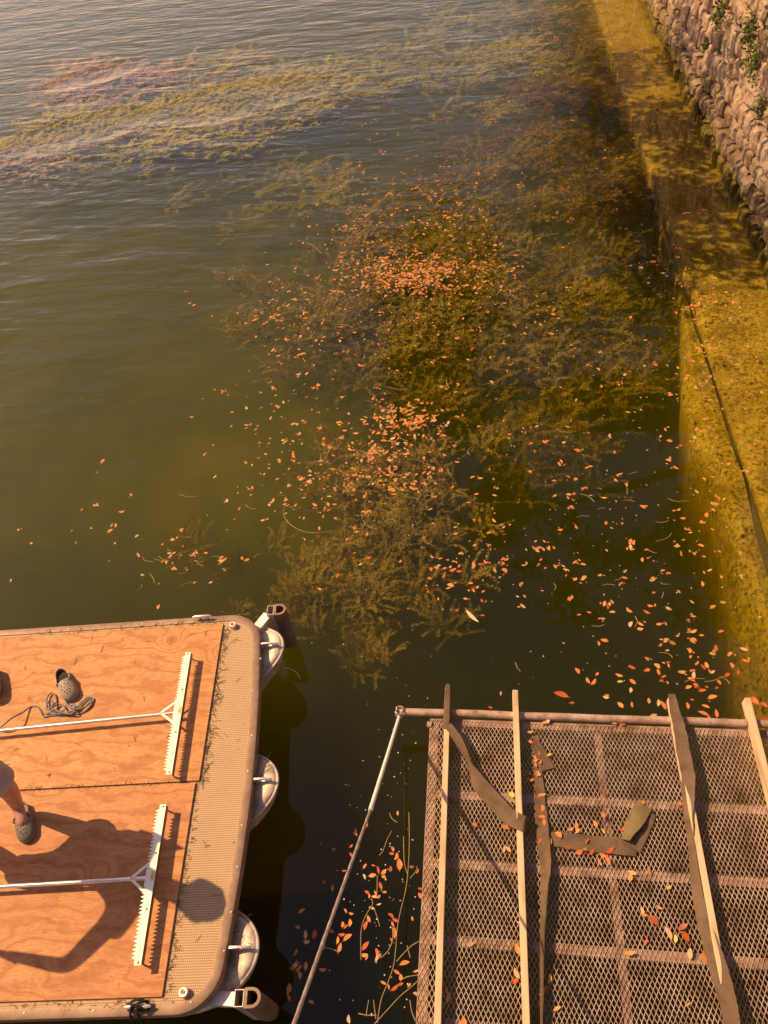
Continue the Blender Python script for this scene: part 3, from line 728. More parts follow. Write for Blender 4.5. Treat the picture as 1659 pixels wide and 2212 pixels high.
# ------------------------------------------------------------------ clogs
def clog_meshes():
    """clog 0.28 long, toe towards +y, sole at z = 0; returns upper, sole, strap, holes"""
    n = 16; L = 0.28
    def w(t): return 0.052 * (0.74 + 0.36 * math.sin(min(1, t * 1.05) * math.pi * 0.62)) * math.sqrt(max(0.02, 1 - (2 * abs(t - 0.5)) ** 7))
    sole = MB(); secs = []
    ts = [0.0, .02, .06, .12, .22, .34, .46, .58, .70, .82, .92, .98, 1.0]
    for z, k in ((0, .93), (0.008, 1.0), (0.022, 1.0), (0.027, .96)):
        ring = [(w(t) * k, (t - .5) * L * (1 if 0.02 < t < .98 else .99), z) for t in ts] + [(-w(t) * k, (t - .5) * L, z) for t in ts[::-1]]
        secs.append(ring)
    sole.loft(secs)
    upper = MB(); secs = []
    for t in (0.44, .47, .52, .60, .68, .76, .84, .90, .95, .985, 1.0):
        hh = 0.030 + 0.052 * math.sqrt(max(0, 1 - ((t - 0.40) / 0.60) ** 2)) * (0.85 if t < .46 else 1)
        sec = []
        for k in range(n + 1):
            a = math.pi * k / n; ww = w(min(t, .985)) * 0.99
            sec.append((ww * math.cos(a) * (1 if abs(math.cos(a)) > .98 else 1.0), (t - .5) * L, 0.022 + (hh - 0.022) * math.sin(a) ** 0.75))
        for k in range(n, -1, -1):
            a = math.pi * k / n; ww = w(min(t, .985)) * 0.90
            sec.append((ww * math.cos(a), (t - .5) * L - 0.003, 0.021 + (hh - 0.028) * math.sin(a) ** 0.75 * (0 if t > .99 else 1)))
        secs.append(sec)
    upper.loft(secs)
    # low heel cup wall
    cup = MB(); secs = []
    th_ = [.47, .40, .32, .24, .16, .10, .055, .025, .006]
    line = [(w(t), (t - .5) * L, t) for t in th_] + [(0.0, -.5 * L - .002, 0)] + [(-w(t), (t - .5) * L, t) for t in th_[::-1]]
    for (x, y, t) in line:
        hgt = 0.058 - 0.016 * math.sin(math.pi * min(1, t / .47)) + (0.014 if t > .44 else 0)
        ln = math.hypot(x, y + .09) or 1
        secs.append([(x, y, 0.02), (x, y, hgt), (x - .006 * x / ln, y - .006 * (y + .09) / ln, hgt), (x - .006 * x / ln, y - .006 * (y + .09) / ln, 0.02)])
    cup.loft(secs)
    strap = MB(); secs = []
    for k in range(0, 21):
        a = math.pi * k / 20; x = 0.050 * math.cos(a); y = -0.03 + 0.055 * math.sin(a) * 0.9; z = 0.062 + 0.006 * math.sin(a)
        secs.append([(x, y, z - .008), (x, y, z + .008), (x * .93, y - .003, z + .008), (x * .93, y - .003, z - .008)])
    strap.loft(secs)
    holes = MB()  # solid dark discs; their colour paints the shade inside the vents
    for (hx, t) in [(-.022, .62), (0, .60), (.022, .62), (-.028, .70), (-.009, .69), (.010, .69), (.029, .70), (-.018, .78), (.0, .77), (.018, .78), (-.009, .85), (.010, .85)]:
        hh = 0.030 + 0.052 * math.sqrt(max(0, 1 - ((t - 0.40) / 0.60) ** 2)); ww = w(t)
        zz = 0.022 + (hh - 0.022) * math.sqrt(max(0, 1 - (hx / ww) ** 2)) ** 0.75
        holes.lathe([(0.0042, -0.004), (0.0042, 0.0012)], 8, (hx, (t - .5) * L, zz))
    foot = MB().prism([(w(t) * .86, (t - .5) * L * .96) for t in ts] + [(-w(t) * .86, (t - .5) * L * .96) for t in ts[::-1]], 0.0275, 0.029)
    return dict(sole=sole.mesh('sole', True), upper=upper.mesh('upper', True), heel_cup=cup.mesh('heel_cup', True), strap=strap.mesh('strap', True), vent_discs=holes.mesh('vent_discs'), insole=foot.mesh('insole'))
CM = clog_meshes()
def clog(loc, rz, mat, label, flip=False, parent=None, scale=1.0, inner=None):
    if parent is None:
        r_ = empty('clog', loc); tag(r_, label, 'shoe', 'clogs left on the barge')
    else:
        r_ = None
    rot = Matrix.Rotation(rz, 4, 'Z') @ (Matrix.Rotation(math.pi, 4, 'Y') if flip else Matrix.Identity(4))
    if r_ is not None:
        r_.rotation_euler = rot.to_euler(); r_.scale = (scale,) * 3
        for nme, me in CM.items():
            o = bpy.data.objects.new(nme, me.copy()); col.objects.link(o); o.parent = r_
            o.data.materials.clear(); o.data.materials.append(M['hole'] if nme in ('vent_discs', 'insole') else mat)
        return r_
    top = None
    for nme in ('upper', 'sole', 'heel_cup', 'strap', 'vent_discs'):
        o = bpy.data.objects.new('clog' if nme == 'upper' else nme, CM[nme].copy()); col.objects.link(o)
        o.data.materials.clear(); o.data.materials.append(M['hole'] if nme == 'vent_discs' else mat)
        if nme == 'upper':
            top = o; o.parent = parent; o.location = loc; o.rotation_euler = rot.to_euler(); o.scale = (scale,) * 3
        else: o.parent = top
    return top
ang = math.atan2(-(0.167), -0.247)   # local heading of the toe
clog(B(-1.462, 1.06, PZ), BA + math.atan2(0.247, 0.167) * 0 + R(-146), M['clog'], 'tan foam clog standing upright next to the rope coil', scale=1.04)
clog(B(-2.03, 1.10, PZ + 0.085), BA + R(-160), M['clog'], 'tan foam clog lying sole up, cut by the left picture edge', flip=True, scale=1.04)

# ------------------------------------------------------------------ rope coil on the golden plywood
def rope_path(pts, n=14):
    P_ = [Vector(p) for p in pts]; out = []
    for i in range(len(P_) - 1):
        p0, p1, p2, p3 = P_[max(i - 1, 0)], P_[i], P_[i + 1], P_[min(i + 2, len(P_) - 1)]
        for k in range(n):
            t = k / n
            out.append(0.5 * ((2 * p1) + (-p0 + p2) * t + (2 * p0 - 5 * p1 + 4 * p2 - p3) * t * t + (-p0 + 3 * p1 - 3 * p2 + p3) * t ** 3))
    out.append(P_[-1]); return out
def q2(x, y, z=0.0):     # zoomed crop of the coil -> boat frame point at height z over the ply
    w_ = at((x * 420 / 1659) / 1.8517, (2620 + y * 420 / 1659) / 1.8517, PZ + 0.006 + z); return tuple(w_)
mr = MB()
path = [q2(-60, 1150, .03), q2(20, 1130, .05), q2(180, 1000, .07), q2(350, 910, .03), q2(480, 820, .0), q2(580, 815, .0), q2(650, 900), q2(690, 975), q2(780, 960), q2(900, 950), q2(1050, 945), q2(1180, 860, .012), q2(1290, 740, .012), q2(1400, 665, .01), q2(1475, 700, .005),
        q2(1440, 800, .0), q2(1330, 900, .0), q2(1180, 930), q2(1000, 930), q2(850, 900, .012), q2(740, 800, .018), q2(745, 680, .012), q2(800, 600, .01), q2(870, 640, .005), q2(890, 760, .005), q2(830, 830, .02), q2(740, 850, .02), q2(760, 740, .028), q2(820, 720, .02), q2(830, 790, .03),
        q2(780, 860, .03), q2(850, 900, .02), q2(1000, 880, .02), q2(1020, 830, .01), q2(960, 780, .01), q2(880, 790, .02), q2(820, 850, .03), q2(900, 930, .015), q2(1100, 900, .025), q2(1250, 800, .022), q2(1380, 690, .02), q2(1440, 730, .012), q2(1380, 800, .02), q2(1240, 850, .03),
        q2(1130, 830, .02), q2(1060, 790, .01), q2(1040, 740, .005), q2(1090, 800, .012), q2(1180, 790, .03), q2(1160, 900, .035), q2(1090, 930, .02), q2(960, 910, .03), q2(860, 860, .035), q2(780, 910, .02), q2(720, 920, .0)]
mr.tube(rope_path(path, 9), 0.0062, 7)
ro = mr.build('rope_coil', M['rope'], None, True); tag(ro, 'tangled blue-grey rope bundled beside the upright clog', 'rope')

# black rope hitched on the near cleat
mr = MB(); cx_, cy_ = -0.49, YB + 0.028
pts = [B(cx_ - .05, cy_ + .02, DZ + .03), B(cx_, cy_ + .03, DZ + .062), B(cx_ + .05, cy_ + .02, DZ + .04), B(cx_ + .06, cy_ - .015, DZ + .03), B(cx_, cy_, DZ + .07), B(cx_ - .06, cy_ + .012, DZ + .04), B(cx_ - .04, cy_ - .018, DZ + .03),
       B(cx_ + .01, cy_ + .01, DZ + .072), B(cx_ + .055, cy_ + .022, DZ + .035), B(cx_ + .03, cy_ - .02, DZ + .035), B(cx_ - .01, cy_ + .005, DZ + .075), B(cx_ - .035, cy_ - .02, DZ + .04), B(cx_ - .045, cy_ - .06, DZ - .05), B(cx_ - .05, cy_ - .08, DZ - .35), B(cx_ - .04, cy_ - .1, -0.05)]
mr.tube(rope_path(pts, 8), 0.0075, 7)
mr.tube(rope_path([B(cx_ + .01, cy_ - .01, DZ + .07), B(cx_ + .005, cy_ - .04, DZ + .02), B(cx_ - .01, cy_ - .07, DZ - .2), B(cx_ - .02, cy_ - .08, -.05)], 8), 0.0065, 7)
tag(mr.build('mooring_rope', M['blackrope'], None, True), 'black rope hitched around the cleat on the near barge edge', 'rope')

# ------------------------------------------------------------------ person (only a leg is in the picture, the whole figure throws the shadow)
person = tag(empty('person', B(-1.72, 0.1, PZ), BA), 'person in khaki shorts and olive clogs standing on the reddish plywood', 'person')
def skin(name, verts, edges, radii, mat, parent, sub=2, root_i=0):
    ox, oy = -1.72, 0.10
    me = bpy.data.meshes.new(name); me.from_pydata([(x - ox, y - oy, z) for x, y, z in verts], edges, [])
    o = link(name, me, mat, parent)
    md = o.modifiers.new('skin', 'SKIN'); md.use_smooth_shade = True
    for i, rr in enumerate(radii):
        me.skin_vertices[0].data[i].radius = rr if isinstance(rr, tuple) else (rr, rr)
    me.skin_vertices[0].data[root_i].use_root = True
    sb = o.modifiers.new('sub', 'SUBSURF'); sb.levels = sub; sb.render_levels = sub
    return o
J = dict(pel=(-1.78, .17, .93), wai=(-1.75, .16, 1.06), che=(-1.72, .14, 1.19), nkb=(-1.65, .12, 1.31), nk=(-1.61, .105, 1.36), hd0=(-1.56, .09, 1.42), hd1=(-1.53, .08, 1.48), hd2=(-1.535, .085, 1.55),
         hR=(-1.70, .26, .88), kR=(-1.40, .135, .49), kR2=(-1.43, .15, .36), aR=(-1.505, .155, .10), fR=(-1.44, .03, .055),
         hL=(-1.86, .07, .88), kL=(-1.83, -.06, .49), kL2=(-1.88, -.01, .36), aL=(-1.99, .06, .10), fL=(-1.91, -.07, .055),
         sR=(-1.61, .31, 1.28), eR=(-1.66, .32, 1.04), wR=(-1.70, .25, .84), sL=(-1.80, -.03, 1.28), eL=(-1.96, -.36, 1.15), wL=(-2.19, -.33, 1.08))
names = list(J); idx = {k: i for i, k in enumerate(names)}
ed = [('pel', 'wai'), ('wai', 'che'), ('che', 'nkb'), ('nkb', 'nk'), ('nk', 'hd0'), ('hd0', 'hd1'), ('hd1', 'hd2'), ('pel', 'hR'), ('hR', 'kR'), ('kR', 'kR2'), ('kR2', 'aR'), ('aR', 'fR'), ('pel', 'hL'), ('hL', 'kL'), ('kL', 'kL2'), ('kL2', 'aL'), ('aL', 'fL'),
      ('che', 'sR'), ('sR', 'eR'), ('eR', 'wR'), ('che', 'sL'), ('sL', 'eL'), ('eL', 'wL')]
rad = dict(pel=.13, wai=.125, che=.14, nkb=.07, nk=.058, hd0=.075, hd1=.092, hd2=.07, hR=.095, kR=.062, kR2=.06, aR=.04, fR=.038, hL=.095, kL=.062, kL2=.06, aL=.04, fL=.038, sR=.06, eR=.045, wR=.03, sL=.06, eL=.045, wL=.03)
V = [J[k] for k in names]; E_ = [(idx[a], idx[b]) for a, b in ed]; RR = [rad[k] for k in names]
# hands: palm and five bent fingers on each wrist
def hand(wk, d, side):
    d = Vector(d).normalized(); s = Vector(side).normalized(); n_ = d.cross(s); w_ = Vector(J[wk])
    pi_ = len(V); V.append(tuple(w_ + d * .07)); E_.append((idx[wk], pi_)); RR.append((.034, .018))
    for k, (off, ln) in enumerate(((.030, .075), (.011, .085), (-.009, .080), (-.028, .062))):
        a = w_ + d * .085 + s * off; i = len(V)
        V.extend([tuple(a), tuple(a + d * ln * .5 + n_ * .008), tuple(a + d * ln * .8 + n_ * .030)]); E_.extend([(pi_, i), (i, i + 1), (i + 1, i + 2)]); RR.extend([.009, .0085, .007])
    a = w_ + d * .03 + s * .034; i = len(V); V.extend([tuple(a), tuple(a + d * .035 + s * .025), tuple(a + d * .06 + s * .03 + n_ * .015)]); E_.extend([(pi_, i), (i, i + 1), (i + 1, i + 2)]); RR.extend([.012, .010, .008])
hand('wR', (-.25, -.2, -1), (.7, -.7, 0)); hand('wL', (-1, .1, -.3), (0, -.3, 1))
skin('body', V, E_, RR, M['skin'], person)
SH = [J['pel'], (-1.79, .18, 1.02), (-1.69, .255, .85), (-1.50, .185, .62), (-1.415, .145, .50), (-1.395, .145, .455), (-1.86, .07, .85), (-1.845, -.02, .62), (-1.84, -.05, .50), (-1.845, -.045, .455)]
skin('shorts', SH, [(1, 0), (0, 2), (2, 3), (3, 4), (4, 5), (0, 6), (6, 7), (7, 8), (8, 9)], [.155, .14, .122, .112, .105, .100, .122, .112, .105, .100], M['shorts'], person)
ST = [(-1.77, .17, .98), J['wai'], J['che'], (-1.655, .125, 1.30), J['sR'], (-1.64, .31, 1.14), J['sL'], (-1.85, -.18, 1.24)]
skin('shirt', ST, [(0, 1), (1, 2), (2, 3), (2, 4), (4, 5), (2, 6), (6, 7)], [.165, .155, .15, .07, .08, .07, .08, .075], M['shirt'], person)
HR = [(-1.545, .09, 1.49), (-1.54, .09, 1.53), (-1.56, .10, 1.48)]
me = bpy.data.meshes.new('hair'); bm = bmesh.new(); bmesh.ops.create_icosphere(bm, subdivisions=4, radius=1.0)
for v in bm.verts:
    nz_ = 1 + 0.13 * noise.noise(v.co * 1.8) + 0.05 * noise.noise(v.co * 6); v.co = Vector((v.co.x * .112 * nz_ - 1.545 + 1.72, v.co.y * .112 * nz_ + .092 - .10, v.co.z * .118 * nz_ + 1.515))
bm.to_mesh(me); bm.free()
for p in me.polygons: p.use_smooth = True
link('hair', me, M['hair'], person)
hd = Vector((.72, -.69, 0)); c0 = Vector((J['hd1'][0] + 1.72, J['hd1'][1] - .10, J['hd1'][2])); sdv = Vector((.69, .72, 0))
MB().tube([c0 + hd * .08 + Vector((0, 0, .015)), c0 + hd * .105 + Vector((0, 0, -.02)), c0 + hd * .085 + Vector((0, 0, -.028))], [.006, .012, .006], 8).build('nose', M['skin'], person, True)
for s in (-1, 1): MB().lathe([(.002, -.008), (.009, -.002), (.009, .002), (.002, .008)], 10, tuple(c0 + hd * .078 + sdv * .032 * s + Vector((0, 0, .012)))).build('eye', M['hole'], person, True)
MB().tube([c0 + hd * .078 - sdv * .025 + Vector((0, 0, -.055)), c0 + hd * .088 + Vector((0, 0, -.053)), c0 + hd * .078 + sdv * .025 + Vector((0, 0, -.055))], .005, 6).build('mouth', M['brown'], person, True)
for s in (-1, 1): MB().tube([c0 + sdv * .09 * s + Vector((0, 0, .02)), c0 + sdv * .102 * s + Vector((0, 0, 0)), c0 + sdv * .09 * s + Vector((0, 0, -.025))], [.006, .014, .006], 8).build('ear', M['skin'], person, True)
clog((-1.47 + 1.72, .075 - .10, 0.001), R(-152), M['clogdark'], '', parent=person)
clog((-1.95 + 1.72, -.02 - .10, 0.001), R(-150), M['clogdark'], '', parent=person)

# ------------------------------------------------------------------ expanded-metal lift platform with bunk boards
PLZ = 0.30
plat = tag(empty('lift_platform', (0, 1.0, PLZ)), 'rusty expanded-metal lift platform with wooden bunk boards', 'platform')
X0, X1, Y0, Y1 = -0.362, 2.75, -0.10, 2.405
def pl(x, y, z=0.0): return (x, y - 1.0, z)
cw, chh = 0.0280, 0.0520
def expanded():
    nx_ = int((X1 - X0) / (cw / 2)); ny_ = int((Y1 - Y0) / (chh / 2)); segs = []
    for i in range(nx_):
        for j in range(ny_ + 1):
            if (i + j) % 2: continue
            for dj in (-1, 1):
                if 0 <= j + dj <= ny_: segs.append((X0 + i * cw / 2, Y0 + j * chh / 2, X0 + (i + 1) * cw / 2, Y0 + (j + dj) * chh / 2))
    S = np.array(segs); A = np.c_[S[:, :2], np.zeros(len(S))]; Bv = np.c_[S[:, 2:], np.zeros(len(S))]
    # sag and waviness of the sheet
    wav = lambda P_: 0.004 * np.sin(P_[:, 0] * 3.1 + 1) * np.sin(P_[:, 1] * 2.3)
    A[:, 2] = wav(A); Bv[:, 2] = wav(Bv)
    d = Bv - A; ln = np.linalg.norm(d, axis=1)[:, None]; d /= ln
    A -= d * 0.0012; Bv += d * 0.0012
    s = np.cross(d, [0, 0, 1]); s /= np.linalg.norm(s, axis=1)[:, None]
    w, t = 0.0021, 0.0016; u_ = np.array([0, 0, 1.0])
    tilt_ = np.where(d[:, 1:2] > 0, 0.5, -0.5); n_ = u_ + s * tilt_; n_ /= np.linalg.norm(n_, axis=1)[:, None]; s2 = np.cross(n_, d)
    corners = [(-1, -1), (1, -1), (1, 1), (-1, 1)]
    Vv = np.stack([A + s2 * w * a + n_ * t * b for a, b in corners] + [Bv + s2 * w * a + n_ * t * b for a, b in corners], 1)
    Vv[:, :, 1] -= 1.0
    base = np.arange(len(S))[:, None] * 8
    Fl = np.concatenate([base + np.array(f) for f in ((0, 1, 5, 4), (1, 2, 6, 5), (2, 3, 7, 6), (3, 0, 4, 7))], 0)
    return fast_mesh('expanded_mesh', Vv.reshape(-1, 3), Fl)
tag(link('expanded_mesh', expanded(), M['rust'], plat), kind='stuff')
def dent_pipe(a, b, rad, name):
    a, b = Vector(a), Vector(b); pts = [a.lerp(b, t / 12) + Vector((0, random.uniform(-.003, .003), random.uniform(-.003, .003))) for t in range(13)]
    return MB().tube(pts, rad, 14).build(name, M['rust'], plat, True)
dent_pipe(pl(-0.585, 2.435, 0.02), pl(2.9, 2.44, 0.02), 0.027, 'front_pipe')
MB().box(pl(X0 + 0.030, 1.15, -0.007), (0.058, 2.5, 0.006)).build('side_strip', M['bar'], plat)
MB().box(pl(X0 + 0.001, 1.15, -0.035), (0.006, 2.5, 0.055)).build('side_rail', M['bar'], plat)
for yy in (2.375, 1.855, 1.415, 0.985, 0.565, 0.1):
    MB().box(pl(1.15, yy, -0.008), (2.92, 0.055, 0.006)).build('cross_bar', M['bar'], plat)
    MB().box(pl(1.15, yy + 0.026, -0.036), (2.92, 0.006, 0.05)).build('cross_bar_web', M['bar'], plat)
MB().box(pl(0.815, 1.15, -0.0135), (0.05, 2.5, 0.004)).build('centre_rib', M['bar'], plat)
for xx in (-0.3, 2.6):
    for yy in (0.15, 2.3): MB().tube([pl(xx, yy, -0.05), pl(xx, yy, -3.0)], 0.035, 10).build('leg', M['rust'], plat, True)
MB().tube([pl(-0.385, 2.355, 0.0), pl(-0.352, 2.35, -0.004)], 0.022, 12).build('pipe_stub', M['rust'], plat, True)
# bunk boards, standing on edge
BH = 0.088; boards = []
for k, (xb, ylen, tl) in enumerate(((-0.237, 2.60, 0.0), (0.250, 2.60, 0.01), (1.335, 2.59, 0.0), (1.845, 2.595, -0.012))):
    r_ = MB().box(pl(xb, (ylen - 0.6) / 2, 0.006 + BH / 2), (0.038, ylen + 0.6, BH)).build('bunk_board', M['lumber'], plat, False, 0.003)
    boards.append(r_)
    for yy in (0.55, 1.1, 1.6):
        MB().tube([pl(xb - 0.03, yy, 0.03), pl(xb - 0.014, yy, 0.03)], 0.006, 6).build('bolt', M['rust'], r_)
def ribbon(pts, ups, width, thick, name, mat, parent, loc=(0, 1.0, PLZ)):
    """strip through world points; ups gives the direction across the strip at each point; width may vary"""
    n = len(pts); secs = []
    P_ = rope_path(pts, 8); 
    U = rope_path(ups, 8); W = width if isinstance(width, (list, tuple)) else [width] * n
    Wd = rope_path([(w_, 0, 0) for w_ in W], 8)
    for i, p in enumerate(P_):
        d = (P_[min(i + 1, len(P_) - 1)] - P_[max(i - 1, 0)]).normalized(); s = U[i] - d * U[i].dot(d); s.normalize(); nrm = s.cross(d); w_ = Wd[i].x / 2
        wob = 0.008 * noise.noise(p * 11) + 0.003 * noise.noise(p * 37)
        secs.append([p - Vector(loc) + s * (w_ * a + wob) + nrm * (b * thick / 2 + cu) for a, b, cu in ((-1, -1, 0), (-.5, -1, .002), (0, -1, .003), (.5, -1, .002), (1, -1, 0), (1, 1, 0), (.5, 1, .002), (0, 1, .003), (-.5, 1, .002), (-1, 1, 0))])
    o = MB().loft(secs).build(name, mat, parent, True); return o
TOPZ = PLZ + 0.006 + BH
# board 1: carpet sleeve over the far end
def sleeve(x, ya, yb, name, par):
    secs = []
    for k in range(9):
        y = ya + (yb - ya) * k / 8; e = 0.024 + 0.003 * noise.noise((y * 9, x, 0)); zt = TOPZ + 0.004 + 0.003 * noise.noise((y * 11, 3, x))
        if k == 0: e *= .75
        secs.append([Vector((x + dx * e, y - 1.0, zz - PLZ)) for dx, zz in ((-1.05, PLZ + .03), (-1, TOPZ - .01), (-.7, zt), (0, zt + .002), (.7, zt), (1, TOPZ - .01), (1.05, PLZ + .03))])
    return MB().loft(secs).build(name, M['carpet'], par, True)
boards_par = boards
sleeve(-0.237, 2.63, 2.28, 'carpet_sleeve', boards[0])
# peeled strip: from the end of sleeve 1, twisted, draped down and up over board 2
sag = lambda px, py, z: tuple(at(px, py, z))
pp = [sag(968, 1566, TOPZ + .006), sag(980, 1585, TOPZ + .0), sag(998, 1612, PLZ + .07), sag(1011, 1640, PLZ + .05), sag(1018, 1660, PLZ + .045), sag(1040, 1698, PLZ + .04), sag(1066, 1730, PLZ + .045), sag(1092, 1757, PLZ + .065), sag(1112, 1770, TOPZ - .005), sag(1124, 1776, TOPZ + .006), sag(1134, 1781, TOPZ + .005), sag(1138, 1784, PLZ + .04)]
uu = [(1, .2, 0), (.8, .5, .4), (.4, .4, .8), (.2, .3, 1), (.3, .3, .9), (.7, .7, .1), (.75, .65, 0), (.6, .8, 0), (.3, 1, 0), (.15, 1, 0), (.1, 1, 0), (0, 1, 0)]
ribbon(pp, uu, [.05, .06, .07, .075, .075, .105, .11, .105, .105, .10, .10, .10], .006, 'peeled_carpet_strip', M['carpet'], plat)
# strip lying limp along the right of board 2
pp = [sag(1158, 1590, PLZ + .01), sag(1160, 1630, PLZ + .012), sag(1163, 1680, PLZ + .012), sag(1168, 1740, PLZ + .015), sag(1172, 1800, PLZ + .018), sag(1178, 1860, PLZ + .03), sag(1176, 1930, PLZ + .05), sag(1172, 2010, PLZ + .045), sag(1170, 2110, PLZ + .04), sag(1168, 2240, PLZ + .04)]
ribbon(pp, [(1, 0, 0)] * 4 + [(1, 0, .2), (.9, 0, .6), (.6, 0, 1), (.3, 0, 1), (.25, 0, 1), (.2, 0, 1)], [.04, .05, .055, .07, .085, .08, .075, .07, .06, .06], .006, 'fallen_carpet_strip', M['carpet'], plat)
pp = [sag(1160, 1600, PLZ + .014), sag(1172, 1630, PLZ + .012), sag(1184, 1662, PLZ + .01)]
ribbon(pp, [(1, .2, 0), (1, .3, 0), (1, .25, 0)], [.02, .06, .085], .006, 'carpet_flap', M['carpet'], plat)
# carpet half wrapped around board 3, hanging down to its left
xb = 1.335
pp = []; uu = []; wd = []
for (y, dx, z_, w_, u_) in ((2.60, 0.0, TOPZ + .006, .046, (1, 0, 0)), (2.5, 0.0, TOPZ + .007, .062, (1, 0, 0)), (2.38, .008, TOPZ + .008, .075, (1, 0, .1)), (2.2, .010, TOPZ + .009, .085, (1, 0, .15)), (2.05, .012, TOPZ + .010, .085, (1, 0, .3)), (1.92, -.004, TOPZ + .004, .085, (.9, 0, .55)),
                         (1.78, -.022, PLZ + .065, .085, (.5, 0, .9)), (1.6, -.032, PLZ + .055, .08, (.35, 0, 1)), (1.35, -.045, PLZ + .05, .085, (.5, 0, .9)), (1.15, -.040, PLZ + .055, .09, (.7, 0, .8)), (1.0, -.022, PLZ + .075, .10, (.85, 0, .6)), (.88, -.008, TOPZ, .10, (1, 0, .35)), (.75, .0, TOPZ + .008, .09, (1, 0, .2)), (.6, .0, TOPZ + .009, .085, (1, 0, .15)), (.2, 0, TOPZ + .009, .085, (1, 0, .1))):
    pp.append((xb + dx, y, z_)); uu.append(u_); wd.append(w_)
ribbon(pp, uu, wd, .006, 'peeling_carpet', M['carpet'], boards[2], (0, 1.0, PLZ))
# second carpet scrap: L-shaped fold lying on the mesh
scrap = tag(empty('carpet_scrap', (0.9, 1.45, PLZ)), 'mossy brown carpet scrap folded into an L on the metal mesh', 'carpet')
pp = [sag(1190, 1812, PLZ + .008), sag(1240, 1818, PLZ + .012), sag(1300, 1824, PLZ + .012), sag(1345, 1828, PLZ + .02), sag(1372, 1832, PLZ + .01)]
ribbon(pp, [(0, 1, 0)] * 5, [.085, .10, .10, .11, .11], .008, 'long_fold', M['carpet'], scrap, (0.9, 1.45, PLZ))
pp = [sag(1352, 1815, PLZ + .045), sag(1364, 1790, PLZ + .035), sag(1378, 1765, PLZ + .025), sag(1392, 1740, PLZ + .02)]
ribbon(pp, [(1, .5, .4), (1, .5, .2), (1, .6, .05), (1, .6, 0)], [.06, .09, .10, .10], .008, 'raised_fold', M['carpet2'], scrap, (0.9, 1.45, PLZ))
pp = [sag(1370, 1835, PLZ + .01), sag(1382, 1808, PLZ + .01), sag(1396, 1780, PLZ + .01), sag(1408, 1757, PLZ + .01)]
ribbon(pp, [(1, .5, 0)] * 4, [.07, .07, .07, .06], .008, 'under_fold', M['carpet'], scrap, (0.9, 1.45, PLZ))

# ------------------------------------------------------------------ lifting cable with its white pipe sleeve
cb = tag(empty('lift_cable', (-0.585, 2.40, 0.33)), 'twisted steel cable in a white pipe rising from the platform corner', 'cable')
c0 = Vector((-0.585, 2.38, 0.345)); c1 = Vector((-0.594, 1.39, 1.278)); c2 = Vector((-0.627, 0.297, 2.363)); c3 = c2 + (c2 - c1).normalized() * 1.9
off = Vector((-0.585, 2.40, 0.33))
MB().tube([c0 - off, c0.lerp(c1, .5) - off + Vector((0, 0, -.004)), c1 - off], 0.0125, 14).build('pipe_sleeve', M['pvc'], cb, True)
dirc = (c3 - c1).normalized(); sa = dirc.cross(Vector((1, 0, 0))).normalized(); sb_ = dirc.cross(sa)
for k in range(5):       # laid strands
    pts = []
    Ln = (c3 - c1).length; n = 260
    for i in range(n + 1):
        t = Ln * i / n; a = t / 0.075 * 2 * math.pi / 1 + k * 2 * math.pi / 5
        pts.append(c1 - off + dirc * (t - .02) + (sa * math.cos(a) + sb_ * math.sin(a)) * 0.0045)
    MB().tube(pts, 0.0042, 5).build('strand', M['cable'], cb, True)
mk = MB(); 
kp = [Vector((-.585 + .028 * math.cos(t * 1.7) + .006 * math.sin(5 * t), 2.425 + .030 * math.sin(t * 1.7), .335 + .03 * math.sin(t * 2.3))) - off for t in np.linspace(0, 14, 60)]
mk.tube(kp, 0.006, 6); mk.build('shackle_knot', M['cable'], cb, True)

# ------------------------------------------------------------------ fallen leaves
def leaf_geo(k):
    g = random.Random(100 + k); n = 5; V = []; F = []
    asp = g.choice((0.36, 0.42, 0.48, 0.55)); curl = g.uniform(-.05, .10); bend = g.uniform(-.12, .12); cup = g.uniform(.0, .14)
    for i in range(n + 1):
        t = i / n; w = asp * 0.5 * math.sin(math.pi * min(1, max(0.0, t)) ** 0.9) ** 0.8 if 0 < t < 1 else 0.0
        y = t - .5; x = bend * math.sin(math.pi * t); z = curl * (2 * t - 1) ** 2
        V += [(x - w, y, z + cup * w * 1.6), (x, y, z), (x + w, y, z + cup * w * 1.6)]
    for i in range(n):
        a = i * 3; F += [(a, a + 1, a + 4, a + 3), (a + 1, a + 2, a + 5, a + 4)]
    # stalk
    b = len(V); V += [(V[1][0] - .012, -.5, V[1][2]), (V[1][0] + .012, -.5, V[1][2]), (V[1][0] + .02, -.63, V[1][2] + .01), (V[1][0] - .005, -.63, V[1][2] + .01)]; F.append((b, b + 1, b + 2, b + 3))
    return V, F
def oak_geo():
    V = [(0, -.5, 0)]; pts = [(0.03, -.45), (.12, -.3), (.05, -.22), (.30, -.12), (.10, -.02), (.36, .14), (.12, .16), (.20, .38), (.06, .32), (0, .52), (-.06, .32), (-.2, .36), (-.12, .16), (-.36, .12), (-.10, -.04), (-.3, -.14), (-.05, -.22), (-.12, -.32), (-.03, -.45)]
    V = [(x, y, .05 * abs(x)) for x, y in pts] + [(0, 0, 0)]; F = [(i, (i + 1) % len(pts), len(pts)) for i in range(len(pts))]
    return V, F
LG = [leaf_geo(k) for k in range(10)] + [oak_geo()]
LCOL = [('bright orange', (0.76, 0.24, 0.065), (0.70, 0.19, 0.05)), ('deep red-orange', (0.60, 0.13, 0.035), (0.50, 0.10, 0.03)), ('golden orange', (0.78, 0.33, 0.09), (0.72, 0.28, 0.07)), ('dark brown', (0.34, 0.09, 0.035), (0.42, 0.10, 0.035)), ('pale peach', (0.80, 0.48, 0.25), (0.74, 0.42, 0.20))]
